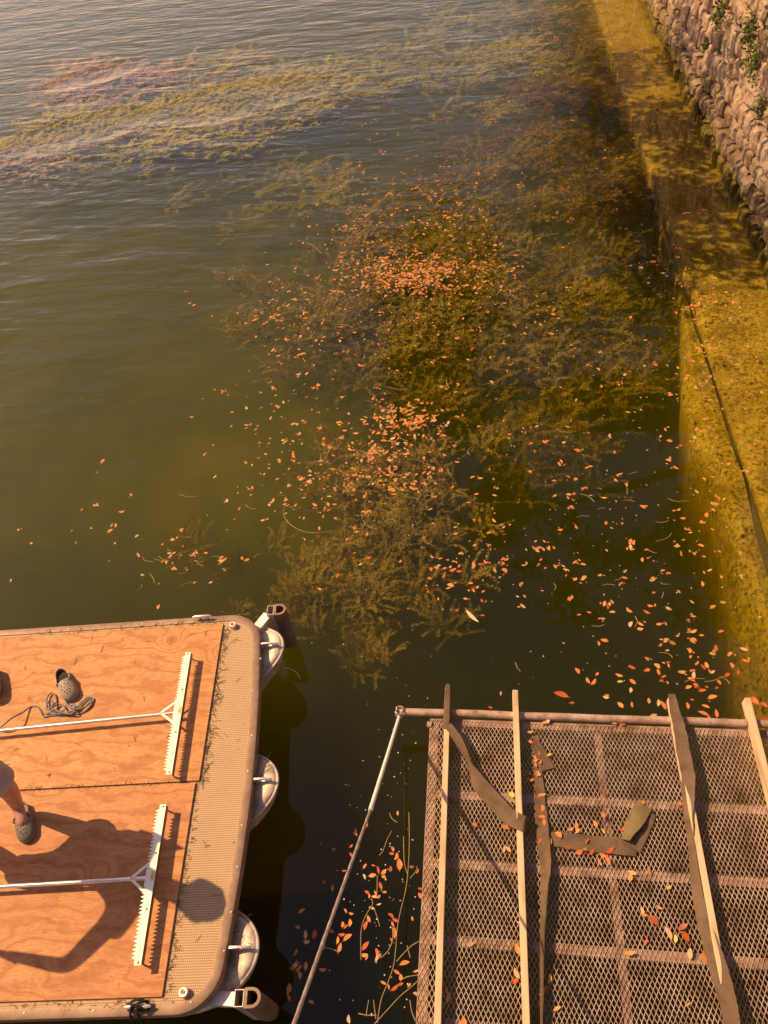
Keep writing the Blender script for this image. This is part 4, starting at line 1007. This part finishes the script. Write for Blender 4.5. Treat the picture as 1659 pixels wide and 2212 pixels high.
LCM = [leaf_mat(n_.replace(' ', '_') + '_leaf', False, [(0, a_), (1, b_)]) for n_, a_, b_ in LCOL]
LM = []
for V, F in LG:
    me = bpy.data.meshes.new('leaf'); me.from_pydata(V, [], F); me.materials.append(M['leaf'])
    for p in me.polygons: p.use_smooth = True
    LM.append(me)
leaf_list = []       # (px, py, z, length, angle, kind, zone)
def zl(x0, y0, s, lst, z, zone):
    for it in lst:
        x, y, ln, an = it[:4]; ln *= (1.0 if s > .9 else .68 if zone == 'open' else .68 if s > .36 else .60); kd = it[4] if len(it) > 4 else None
        leaf_list.append(((x0 + x * s) / 1.8517, (y0 + y * s) / 1.8517, z, ln, an, kd, zone))
# black water between the barge and the platform
zl(1150, 3250, .3825, [(830, 135, .05, 60), (710, 190, .05, 100), (705, 225, .06, 140), (660, 350, .05, 30), (662, 440, .055, 120), (592, 608, .05, 0), (808, 560, .06, 50), (895, 555, .04, 160), (945, 600, .08, 100), (1005, 620, .07, 40), (888, 658, .08, 5), (800, 670, .06, 110),
    (1075, 590, .06, 85), (1005, 678, .05, 150), (975, 765, .08, 105), (1015, 830, .045, 0), (828, 838, .055, 140), (850, 870, .05, 90), (918, 845, .06, 110), (905, 880, .06, 170), (950, 880, .05, 30), (955, 958, .05, 10), (880, 998, .06, 160), (850, 1110, .07, 110), (822, 1180, .09, 65),
    (605, 1028, .05, 120), (665, 1053, .05, 160), (648, 1152, .07, 85), (572, 1170, .055, 80), (612, 1195, .06, 30), (455, 1238, .065, 155), (565, 1272, .07, 175), (522, 1335, .07, 80), (545, 1415, .09, 70), (375, 1408, .05, 45), (630, 1310, .10, 30), (815, 1395, .10, 45), (930, 1460, .07, 100), (928, 1520, .07, 70), (965, 1500, .05, 50),
    (803, 1483, .07, 0), (828, 1515, .05, 60), (368, 1637, .08, 170), (1080, 1080, .07, 140), (1125, 1130, .07, 150), (1100, 1165, .055, 110), (1118, 1255, .10, 88), (1083, 1330, .04, 120), (1098, 382, .06, 110), (1088, 425, .055, 165), (1140, 455, .07, 80), (1168, 545, .12, 90), (1296, 568, .055, 175), (1360, 612, .05, 60),
    (1385, 800, .05, 165), (1390, 870, .07, 120), (1305, 1108, .045, 100), (1225, 1580, .10, 10), (1345, 1655, .06, 15), (1140, 1668, .07, 145), (1182, 1725, .06, 85), (1180, 1795, .06, 15), (1120, 1830, .09, 30), (1055, 1820, .05, 100), (1000, 1780, .06, 150), (1272, 1805, .045, 40), (1340, 1900, .055, 150), (1155, 5, .05, 90), (645, 2160, .07, 95),
    (350, 325, .05, 80), (485, 388, .045, 30), (385, 728, .06, 120), (148, 1030, .08, 30), (105, 1205, .055, 150), (188, 1278, .09, 90), (275, 1270, .085, 80), (200, 1348, .07, 0), (85, 1460, .07, 60), (105, 1570, .07, 120), (78, 1590, .08, 40), (52, 1632, .07, 170), (122, 1632, .08, 45), (192, 1605, .08, 85), (125, 1700, .07, 110), (245, 1988, .065, 160), (10, 1840, .09, 80), (12, 1935, .08, 115), (477, 790, .06, 80)],
   0.004, 'gap')
# on the platform
pk = PLZ + 0.010
zl(2000, 3000, .4219, [(365, 30, .05, 70), (330, 75, .05, 100), (340, 105, .06, 20), (342, 148, .06, 90), (380, 118, .06, 60), (337, 225, .05, 90), (372, 235, .05, 100, 'y'), (460, 52, .04, 10, 'y'), (280, 215, .05, 90), (295, 285, .06, 0), (398, 425, .08, 0), (370, 440, .05, 20), (350, 468, .045, 110), (398, 555, .065, 80), (428, 580, .045, 60), (380, 595, .06, 150), (395, 633, .07, 170), (382, 663, .06, 10), (420, 690, .07, 80),
    (390, 810, .05, 0), (378, 870, .07, 60), (478, 878, .08, 75), (550, 810, .08, 130), (825, 872, .055, 45), (635, 922, .09, 170), (748, 966, .08, 10), (805, 938, .045, 15), (1038, 955, .10, 25), (868, 968, .07, 40), (905, 708, .075, 110), (975, 770, .06, 120, 'y'), (972, 628, .07, 110), (985, 425, .07, 95), (665, 755, .07, 20), (720, 725, .08, 70), (735, 770, .06, 40), (758, 765, .05, 120),
    (1195, 690, .07, 30), (1160, 755, .07, 160), (1245, 705, .055, 50), (1360, 690, .045, 45), (1350, 498, .05, 140), (965, 1000, .07, 140), (1015, 1048, .10, 105), (940, 1070, .07, 110), (105, 430, .08, 140, 'y'), (55, 735, .08, 155), (40, 945, .07, 70), (75, 945, .08, 120), (1405, 1150, .06, 80), (1255, 1165, .08, 150), (1490, 665, .03, 80)], pk, 'mesh')
zl(2500, 3500, .3448, [(500, 145, .07, 10, 'y'), (392, 380, .075, 140), (197, 415, .07, 100), (215, 458, .085, 165), (318, 530, .14, 135), (493, 675, .14, 95), (672, 607, .11, 15), (690, 715, .11, 120), (580, 738, .08, 70, 'y'), (235, 775, .075, 50), (50, 905, .11, 0), (750, 920, .10, 70), (932, 962, .11, 110), (895, 225, .12, 85), (915, 335, .10, 115), (862, 540, .05, 130), (725, 1497, .05, 30), (50, 30, .09, 75)], pk, 'mesh')
zl(1500, 2650, .9476, [(655, 295, .05, 0), (715, 256, .05, 10), (727, 248, .045, 60), (1010, 262, .04, 0), (1043, 262, .045, 170), (447, 494, .045, 80), (458, 548, .04, 150), (420, 690, .045, 150), (552, 698, .05, 150), (735, 392, .04, 20, 'y'), (652, 338, .05, 150), (683, 470, .05, 80), (655, 495, .05, 0), (1285, 600, .04, 0), (1040, 706, .05, 150), (928, 685, .05, 110)], pk, 'mesh')
zl(1600, 3700, .4219, [(665, 178, .08, 0), (455, 685, .09, 60), (445, 625, .06, 110), (1490, 795, .075, 15), (1415, 510, .08, 70, 'y'), (1372, 605, .07, 15), (600, 925, .09, 80), (1110, 235, .10, 95), (1108, 455, .09, 110), (1095, 530, .08, 40), (1330, 780, .09, 110), (1350, 640, .08, 30)], pk, 'mesh')
# open water near the platform
zl(1500, 2650, .9476, [(853, 35, .06, 110), (900, 75, .06, 100), (922, 82, .07, 45), (785, 137, .12, 155), (830, 170, .05, 0, 'o'), (530, 130, .04, 80), (487, 188, .04, 150), (1035, 82, .05, 0, 'y'), (1030, 52, .06, 150), (1088, 80, .06, 130), (1085, 18, .06, 140), (1190, 15, .06, 120), (1195, 40, .06, 90), (1148, 32, .06, 10, 'o'), (1218, 58, .05, 20), (1295, 38, .065, 175), (1348, 52, .065, 70), (1335, 72, .06, 145), (1385, 18, .06, 110), (1400, 10, .06, 90), (1425, 40, .05, 30), (1505, 12, .05, 90), (1535, 42, .05, 60),
    (1325, 105, .055, 15), (1382, 118, .065, 5), (1425, 148, .08, 10), (1440, 215, .07, 80), (1465, 240, .08, 175), (1385, 215, .08, 150), (1410, 235, .05, 100), (1395, 185, .06, 150), (1215, 180, .08, 105), (1195, 170, .06, 70), (1155, 162, .05, 80), (1085, 178, .05, 80), (1035, 180, .06, 120), (1175, 228, .07, 20), (1318, 182, .055, 85), (1078, 115, .05, 70), (1600, 165, .08, 140), (1595, 150, .05, 40), (1645, 240, .08, 0), (1640, 178, .06, 130)], 0.004, 'open')
zl(1250, 1700, .4219, [(1515, 1810, .26, -58, 'long'), (1370, 1757, .06, 30), (1610, 1808, .06, 170), (1255, 1360, .07, 0), (1385, 1388, .085, 175), (1387, 1338, .06, 70), (1528, 1312, .07, 45), (1590, 1318, .07, 170), (1525, 1355, .05, 90), (1540, 1385, .05, 0), (1325, 1390, .05, 150), (1240, 1430, .08, 60), (240, 1430, .085, 60), (65, 1555, .065, 150), (1108, 1455, .07, 160), (1093, 1580, .06, 70), (1085, 1553, .05, 10), (1075, 1525, .045, 120, 'g'), (1145, 1930 - 997, .06, 130), (1555, 658, .075, 10), (1535, 1140, .07, 20, 'o'), (1130, 1250, .065, 125), (1210, 1262, .07, 10), (1055, 1065, .065, 25), (533, 1257, .07, 5), (453, 1317, .065, 35), (515, 1035, .075, 75), (325, 1083, .065, 50), (62, 980, .07, 95), (1350, 1498, .05, 175), (1500, 1503, .07, 5), (1620, 1580, .06, 30), (1447, 1650, .06, 150), (1602, 1665, .055, 100), (1640, 1672, .06, 60)], 0.004, 'open')
# drifts read from the photograph: centre, spread (pixels), number
drifts = [(900, 588, 75, 19, 300), (885, 612, 55, 13, 130), (840, 575, 45, 12, 60), (960, 570, 40, 12, 50), (1000, 455, 55, 26, 45), (905, 515, 120, 60, 190), (760, 520, 60, 60, 70), (850, 650, 160, 55, 140), (1075, 590, 40, 35, 30), (885, 905, 42, 17, 140), (830, 960, 60, 30, 60), (820, 1010, 70, 36, 95), (670, 1060, 100, 45, 65),
          (610, 700, 38, 55, 65), (700, 830, 110, 130, 130), (570, 950, 50, 80, 35), (1170, 690, 45, 35, 22), (1050, 1225, 70, 45, 45), (1350, 1290, 90, 70, 45), (1480, 1430, 75, 45, 40), (1200, 1130, 110, 90, 45), (400, 1200, 65, 30, 30), (1415, 570, 40, 28, 30), (1530, 665, 40, 40, 30), (1540, 760, 55, 60, 35),
          (1560, 900, 45, 130, 40), (1460, 900, 60, 180, 45), (1500, 1180, 50, 110, 35), (1300, 780, 130, 130, 30), (640, 165, 60, 22, 45), (690, 195, 60, 14, 18), (820, 290, 60, 35, 45), (900, 390, 60, 30, 45), (780, 400, 90, 60, 30), (1200, 10, 60, 14, 45), (1130, 60, 90, 60, 40), (1420, 180, 60, 130, 45), (1400, 350, 60, 60, 40), (1240, 300, 120, 120, 35), (1010, 300, 110, 90, 30), (1100, 470, 120, 80, 30), (960, 1060, 140, 120, 50), (1100, 880, 130, 110, 40), (120, 1150, 120, 120, 8), (300, 1130, 80, 120, 12), (1320, 1090, 80, 90, 20)]
for (cx_, cy2, sx_, sy_, n) in drifts:
    k = 0; n = n * 1.55
    while k < n:
        x, y = rng.normal(cx_, sx_), rng.normal(cy2, sy_)
        # leaves gather: most are thrown next to an earlier one
        m_ = 1 if rng.random() < 0.72 else rng.integers(2, 5)
        for q in range(m_):
            xx, yy = x + rng.normal(0, 5 if q else 0), y + rng.normal(0, 3 if q else 0)
            if xx < -20 or xx > 1680 or yy < -10: continue
            if yy > 1330 and xx < 620: continue
            if yy > 1530 and xx > 850: continue
            w_ = at(xx, yy, 0.004)
            if w_.x > WALLX - 0.35: continue
            leaf_list.append((xx, yy, 0.004, float(rng.choice([.020, .028, .034, .040, .048, .058]) * rng.uniform(.85, 1.15)), float(rng.uniform(0, 360)), 'o' if rng.random() < .03 else None, 'drift')); k += 1
        k += 0.001 if m_ else 1
order = sorted(range(len(leaf_list)), key=lambda i: (0 if leaf_list[i][6] != 'drift' else 1, -leaf_list[i][1]))
ZL = dict(gap=('orange fallen leaf floating on the black water between barge and platform', 'leaves between barge and platform'), mesh=('dry fallen leaf lying on the rusty metal mesh platform', 'leaves on the metal mesh'),
          open=('orange fallen leaf floating just beyond the platform edge', 'leaves afloat beyond the platform'), drift=('orange fallen leaf floating on the open water off the barge', 'leaves drifting on the open water'))
MAXI = 300; farV, farF = [], []; cnt = 0
ymat = mottled('yellow_leaf', (0.72, 0.50, 0.07), (0.60, 0.36, 0.05), 40, 0.5); gmat = mottled('green_leaf', (0.42, 0.45, 0.05), (0.30, 0.34, 0.04), 40, 0.5); pmat = mottled('pale_leaf', (0.72, 0.52, 0.28), (0.62, 0.42, 0.20), 25, 0.5)
special = {}
def special_mesh(base, mat):
    key = (base, mat.name)
    if key not in special:
        me = LM[base].copy(); me.materials.clear(); me.materials.append(mat); special[key] = me
    return special[key]
for i in order:
    px, py, z, ln, an, kd, zone = leaf_list[i]
    w_ = at(px, py, z); a = R(an) - math.pi / 2 + BA * 0 + R(8.5)
    gi = int(rng.integers(0, 10)) if kd != 'o' else 10
    if zone == 'mesh': w_.z += 0.004 + 0.012 * random.random()
    if zone != 'drift' or cnt < MAXI:
        ci = int(rng.choice(5, p=[.38, .22, .18, .10, .12])); me = special_mesh(gi, LCM[ci])
        lab, grp = ZL[zone]
        size = 'tiny' if ln < .042 else 'small' if ln < .052 else 'middling' if ln < .062 else 'large'
        an_ = an % 180; pose = 'lying crosswise' if an_ < 25 or an_ > 155 else 'slanting up right' if an_ < 65 else 'pointing away' if an_ < 115 else 'slanting up left'
        if zone == 'gap': place = 'in the barge shadow left of the cable' if px < 700 + (2000 - py) * .22 else 'afloat right of the cable, near the platform' if px > 840 else 'afloat on black water beside the cable'
        elif zone == 'mesh':
            xx_ = w_.x
            place = 'on mesh left of the first bunk board' if xx_ < -.2 else 'on mesh between the first two bunk boards' if xx_ < .25 else 'on the fallen carpet strip beside the second board' if xx_ < .48 else ('on mesh around the carpet scrap' if w_.y > 1.35 else 'on bare mesh in front of the carpet scrap') if xx_ < 1.25 else 'on mesh by the third bunk board'
        elif zone == 'open': place = 'afloat just off the platform edge' if py > 1400 else 'afloat over open water behind the platform' if px > 1050 else 'afloat above the barge corner weed'
        else: place = 'drifting between the weed and the barge' if px < 700 else 'drifting over the brown weed' if px < 1050 else 'drifting toward the sunken ledge'
        lab = size + ' ' + LCOL[ci][0] + ' leaf ' + pose + ', ' + place
        if kd == 'y': me = special_mesh(gi, ymat); lab = size + ' yellow leaf ' + pose + ', ' + place
        elif kd == 'g': me = special_mesh(gi, gmat); lab = 'single yellow-green leaf floating above two orange leaves'
        elif kd == 'long': me = special_mesh(0, pmat); lab = 'long pale blade-shaped leaf floating beyond the platform'
        elif kd == 'o': lab = 'lobed ' + LCOL[ci][0] + ' oak leaf ' + place
        o = bpy.data.objects.new('leaf', me); col.objects.link(o); o.location = w_
        wf = 0.42 if kd == 'long' else random.uniform(.85, 1.1)
        o.scale = (ln * wf, ln, ln * random.uniform(.5, 1.1)); tl = .28 if zone == 'mesh' else .06
        o.rotation_euler = (random.uniform(-tl, tl), random.uniform(-tl, tl), a)
        tag(o, lab, 'leaf', grp); cnt += 1
    else:
        V, F = LG[gi]; b = len(farV); ca, sa_ = math.cos(a) * ln, math.sin(a) * ln
        farV += [(w_.x + x * ca - y * sa_, w_.y + x * sa_ + y * ca, w_.z + zz * ln * .6 + 0.003 * random.random() * 0) for x, y, zz in V]; farF += [tuple(j + b for j in f) for f in F]
me = bpy.data.meshes.new('floating_leaves'); me.from_pydata(farV, [], farF)
tag(link('floating_leaves', me, M['leaves']), 'orange fallen leaves drifting in mats on the far water', 'leaves', kind='stuff')

# ------------------------------------------------------------------ pond weed
def weeds(name, label, patches, mat, seed, flat=False):
    """patches: (px, py, sx, sy, n, top depth, spread, size, heading)"""
    g = np.random.default_rng(seed); Vs, Fs = [], []; base = 0
    for (px, py, sx_, sy_, n, zt, zs, size, head) in patches:
        nm = max(3, n // 16); mounds = []
        for _ in range(nm):
            x, y = g.normal(px, sx_), g.normal(py, sy_); mounds.append((np.array(at(x, y, zt)), abs(g.normal(0, zs)), g.normal(0, .5), y, g.uniform(.35, .8) * size))
        for k in range(n):
            mc, md, mh, y, mr = mounds[g.integers(0, nm)]
            if y > 1420 or y < -60: continue
            o2 = g.normal(0, 1, 2) * mr * .45; c = mc + np.array([o2[0], o2[1], 0])
            if c[0] > 2.35: continue
            c[2] = zt - md - (o2 @ o2) / (mr * mr) * .25 * mr - abs(g.normal(0, .02))
            h = (math.atan2(o2[1], o2[0]) if g.random() < .45 else head + mh + g.normal(0, .5)); L = size * g.uniform(.45, 1.35); nn = 10
            d = np.array([math.cos(h), math.sin(h), 0]); side = np.array([-d[1], d[0], 0]); b1 = g.normal(0, .35)
            t = np.linspace(0, 1, nn)[:, None]
            pts = c + d * L * t + side * L * b1 * t ** 2 + np.array([0, 0, 1]) * (-0.55 * L * (1 - t) ** 2 + g.normal(0, .03))
            pts[:, 2] = np.minimum(pts[:, 2], -0.012)
            tan = np.gradient(pts, axis=0); tan /= np.linalg.norm(tan, axis=1)[:, None]
            ll = size * .11; ww = ll * .20
            # stem
            s2 = np.cross(tan, [0, 0, 1]); s2 /= np.linalg.norm(s2, axis=1)[:, None] + 1e-9
            sw = size * .005
            q = np.concatenate([pts - s2 * sw, pts + s2 * sw]); Vs.append(q)
            Fs.append(np.array([(base + i, base + nn + i, base + nn + i + 1, base + i + 1) for i in range(nn - 1)])); base += 2 * nn
            # whorls of leaflets
            m_ = 6; tt = np.repeat(np.arange(nn), m_); P_ = pts[tt]; T_ = tan[tt]
            P_ = P_ + T_ * g.uniform(-.5, .5, (len(tt), 1)) * L / nn
            sg = np.where(np.arange(len(tt)) % 2 == 0, 1.0, -1.0)[:, None]
            a = T_ * g.uniform(.2, .8, (len(tt), 1)) + s2[tt] * sg * g.uniform(.5, 1.1, (len(tt), 1)); a[:, 2] += g.normal(0, .12 if flat else .3, len(tt)); a /= np.linalg.norm(a, axis=1)[:, None]
            b = np.cross(a, np.array([0, 0, 1.0]) + g.normal(0, .2 if flat else .45, a.shape)); b /= np.linalg.norm(b, axis=1)[:, None]
            lens = ll * g.uniform(.6, 1.3, (len(tt), 1))
            q = np.stack([P_, P_ + a * lens * .5 + b * ww, P_ + a * lens, P_ + a * lens * .5 - b * ww], 1).reshape(-1, 3); q[:, 2] = np.minimum(q[:, 2], -0.006); Vs.append(q)
            Fs.append(np.arange(len(tt) * 4).reshape(-1, 4) + base); base += len(tt) * 4
    me = fast_mesh(name, np.concatenate(Vs), np.concatenate(Fs))
    tag(link(name, me, mat), label, 'pond weed', kind='stuff')
up_ = R(70)
weeds('pond_weed', 'olive pond weed swaying under the leaf drifts in mid water', [
    (880, 590, 130, 80, 1300, -.10, .18, .34, R(110)), (1010, 640, 150, 70, 800, -.14, .22, .34, R(60)), (800, 700, 90, 60, 420, -.16, .22, .32, R(120)), (1280, 580, 110, 70, 520, -.22, .22, .34, R(40)), (1060, 800, 150, 70, 420, -.35, .25, .32, R(80)), (1180, 360, 130, 40, 420, -.16, .2, .4, R(20)),
    (960, 440, 120, 60, 380, -.2, .25, .4, R(40)), (1250, 750, 120, 90, 420, -.42, .2, .34, R(60)), (1330, 640, 70, 60, 320, -.3, .2, .34, R(50)), (1160, 690, 90, 50, 360, -.3, .18, .34, R(60)), (1120, 900, 120, 60, 260, -.6, .15, .3, R(70))], M['weed'], 11)
weeds('pond_weed', 'feathery brown pond weed fronds near the barge corner', [
    (850, 1010, 70, 55, 420, -.10, .14, .22, R(95)), (850, 1120, 75, 65, 520, -.16, .16, .22, R(85)), (770, 1240, 95, 50, 430, -.24, .16, .20, R(80)), (620, 1290, 60, 36, 140, -.32, .14, .2, R(100)), (790, 1360, 60, 36, 100, -.42, .14, .2, R(80)), (930, 1050, 40, 60, 110, -.14, .12, .2, R(85)), (450, 1160, 70, 40, 60, -.36, .15, .2, R(100)), (690, 1060, 60, 50, 80, -.34, .15, .2, R(90))], M['weed'], 12)
M['weeda'] = weed_mat('amber_weed', (0.14, 0.06, 0.01), (0.28, 0.14, 0.02), (0.40, 0.22, 0.04))
weeds('pond_weed', 'amber brown pond weed beside the far end of the sunken ledge', [(1235, 110, 50, 55, 420, -.18, .15, .55, R(60)), (1190, 210, 70, 45, 420, -.22, .18, .5, R(40)), (1290, 330, 50, 50, 260, -.25, .18, .4, R(50)), (1100, 330, 90, 40, 260, -.25, .2, .45, R(30)), (1330, 430, 50, 40, 180, -.3, .15, .35, R(60))], M['weeda'], 15)
weeds('pond_weed', 'yellow-green pond weed mat reaching the rippled surface far left', [
    (330, 250, 60, 16, 420, -.02, .06, .5, R(15)), (430, 245, 60, 18, 420, -.02, .06, .5, R(15)), (540, 205, 60, 18, 420, -.02, .07, .5, R(15)), (470, 190, 50, 14, 220, -.03, .08, .5, R(15)), (600, 180, 60, 20, 320, -.03, .08, .5, R(10)), (140, 250, 30, 10, 220, -.01, .05, .5, R(30)), (190, 265, 40, 12, 240, -.02, .06, .5, R(30)), (250, 290, 60, 12, 240, -.03, .08, .5, R(20)), (350, 290, 60, 14, 260, -.03, .08, .5, R(20)), (450, 280, 60, 14, 220, -.05, .1, .5, R(20)), (470, 120, 40, 10, 90, -.08, .1, .6, R(15)), (60, 310, 60, 10, 240, -.01, .05, .5, R(20)), (100, 350, 40, 9, 110, -.05, .1, .5, R(20)), (560, 390, 100, 40, 220, -.35, .15, .5, R(20)), (690, 170, 60, 20, 200, -.06, .1, .55, R(10)), (850, 150, 130, 40, 300, -.15, .15, .6, R(15)), (1130, 80, 110, 60, 420, -.12, .15, .6, R(30)), (1000, 40, 90, 30, 160, -.1, .15, .7, R(20))], M['weedg'], 13, True)
weeds('pond_weed', 'pinkish brown pond weed mat breaking the surface far left', [
    (200, 165, 55, 14, 330, -.008, .05, .7, R(30)), (150, 185, 50, 12, 150, -.02, .06, .7, R(30)), (30, 335, 50, 12, 150, -.008, .05, .6, R(20))], M['weedp'], 14, True)

# floating stems, twigs and specks
def stems(name, label, lines, rad, mat, z=0.006, cat='weed'):
    m_ = MB()
    for ln in lines: m_.tube(rope_path([tuple(at(x, y, z + random.uniform(0, .003))) for x, y in ln], 5), rad, 4)
    o = m_.build(name, mat); tag(o, label, cat, kind='stuff' if len(lines) > 3 else None); return o
e8 = lambda x, y: ((1150 + x * .3825) / 1.8517, (3250 + y * .3825) / 1.8517)
L8 = [[(1270, 0), (1275, 300), (1262, 600), (1235, 820), (1190, 1000), (1150, 1200), (1135, 1400), (1110, 1600), (1050, 1780), (980, 1960), (940, 2200)], [(1385, 1740), (1300, 1820), (1180, 1920), (1050, 2060), (910, 2212)], [(1068, 0), (1090, 60), (1150, 105)], [(1215, 250), (1218, 440), (1230, 560), (1262, 660)], [(880, 900), (890, 960), (840, 1040), (790, 1150), (768, 1280), (770, 1540)],
      [(905, 1000), (940, 1100), (965, 1190)], [(400, 1415), (470, 1430), (540, 1460)], [(1380, 1345), (1290, 1400), (1200, 1490), (1140, 1560)], [(1100, 1200), (1100, 1330), (1050, 1450), (970, 1525)], [(1280, 690), (1340, 620), (1360, 560)], [(850, 1960), (830, 2080), (825, 2130)], [(900, 1960), (925, 2160)], [(1090, 195), (1040, 290), (1000, 400), (960, 450)], [(1385, 1695), (1250, 1720), (1180, 1760)], [(740, 2100), (830, 2120), (930, 2120)], [(940, 660), (938, 840)], [(1250, 1390), (1285, 1520)], [(1280, 1960), (1300, 2080), (1340, 2180)]]
stems('floating_stem', 'pale weed stems tangled on the black water beside the platform', [[e8(*p) for p in l] for l in L8], 0.0028, M['twig'])
tw = []
g = np.random.default_rng(5)
for k in range(110):
    cx_, cy2, sx_, sy_ = [(880, 620, 160, 90), (850, 980, 120, 90), (1200, 1150, 200, 180), (700, 1080, 160, 90), (400, 1210, 60, 30), (1450, 1250, 90, 160)][k % 6]
    x, y = g.normal(cx_, sx_), g.normal(cy2, sy_)
    if x > 1600 or (y > 1300 and x < 640) or y > 1480: continue
    a = g.uniform(0, 6.28); l = g.uniform(6, 24)
    tw.append([(x, y), (x + l * math.cos(a) + g.normal(0, 3), y + l * .6 * math.sin(a)), (x + 2 * l * math.cos(a + .3), y + 1.2 * l * math.sin(a + .3))])
stems('floating_twig', 'thin broken twigs floating among the leaf drifts', tw, 0.0026, M['twig'])
stems('floating_stem', 'long curved stem floating right of the barge corner weed', [[(620, 1085), (612, 1110), (630, 1135), (665, 1150), (710, 1148)]], 0.003, M['twig'], cat='stem')
stems('floating_stem', 'wavy pale straw afloat beside the barge nose', [[(612, 1442), (630, 1446), (642, 1455), (648, 1466)]], 0.0028, M['speck'], cat='stem')
V, F = [], []
for k in range(520):
    cx_, cy2, sx_, sy_ = [(900, 900, 300, 380), (850, 1900, 70, 220), (1300, 1200, 220, 220), (1450, 500, 120, 350)][k % 4]
    x, y = g.normal(cx_, sx_), g.normal(cy2, sy_)
    if (y > 1320 and x < 640) or (y > 1520 and x > 900) or y > 2212 or x > 1650: continue
    w_ = at(x, y, 0.005)
    if w_.x > WALLX - .4: continue
    s = g.uniform(.002, .0055); i = len(V)
    V += [(w_.x + s * math.cos(t), w_.y + s * math.sin(t), .005) for t in (0, 1.2, 2.6, 3.9, 5.1)]; F.append(tuple(range(i, i + 5)))
me = bpy.data.meshes.new('floating_specks'); me.from_pydata(V, [], F)
tag(link('floating_specks', me, M['speck']), 'pale specks of chaff scattered on the water', 'chaff', kind='stuff')

# dry weed caught along the plywood edges and scattered on the deck
m_ = MB(); gg = random.Random(9)
def wisp(x, y, z, l, a):
    p = [B(x, y, z)]
    for k in range(3):
        a += gg.uniform(-.8, .8); x += l / 3 * math.cos(a); y += l / 3 * math.sin(a); p.append(B(x, y, z + gg.uniform(0, .004)))
    m_.tube(p, gg.uniform(.0008, .0018), 3)
for k in range(190):
    y = gg.uniform(0.3, 1.5); wisp(-0.335 + abs(gg.gauss(0, .012)), y, DZ + .004, gg.uniform(.02, .07), gg.uniform(0, 6.3))
for k in range(110):
    y = gg.uniform(-0.92, 0.28); wisp(-0.358 + abs(gg.gauss(0, .01)), y, DZ + .004, gg.uniform(.015, .05), gg.uniform(0, 6.3))
for k in range(120): wisp(gg.uniform(-1.7, -.4), 0.294 + gg.gauss(0, .004), DZ + .012, gg.uniform(.01, .04), gg.uniform(0, 6.3))
for k in range(90): wisp(gg.uniform(-1.9, -.3), 1.54 + gg.gauss(0, .008), DZ + .006, gg.uniform(.015, .05), gg.uniform(0, 6.3))
for k in range(60): wisp(gg.uniform(-1.6, -.3), -0.935 + gg.gauss(0, .012), DZ + .004, gg.uniform(.015, .05), gg.uniform(0, 6.3))
for k in range(40): wisp(gg.uniform(-2.0, -.4), gg.uniform(.3, 1.5), PZ + .002, gg.uniform(.015, .06), gg.uniform(0, 6.3))
for k in range(16): wisp(gg.uniform(-.33, -.06), gg.uniform(-.8, 1.4), DZ + .003, gg.uniform(.02, .07), gg.uniform(0, 6.3))
for (px_, py_, n_) in ((.02, 1.35, 16), (.05, .36, 22), (.03, .12, 14), (.02, -.62, 22), (.02, -.8, 8)):
    for k in range(n_): wisp(px_ + gg.gauss(0, .03), py_ + gg.gauss(0, .05), 0.556, gg.uniform(.02, .08), gg.uniform(0, 6.3))
tag(m_.build('dry_weed', M['debris']), 'dry weed wisps scattered over the barge deck and plywood', 'debris', kind='stuff')
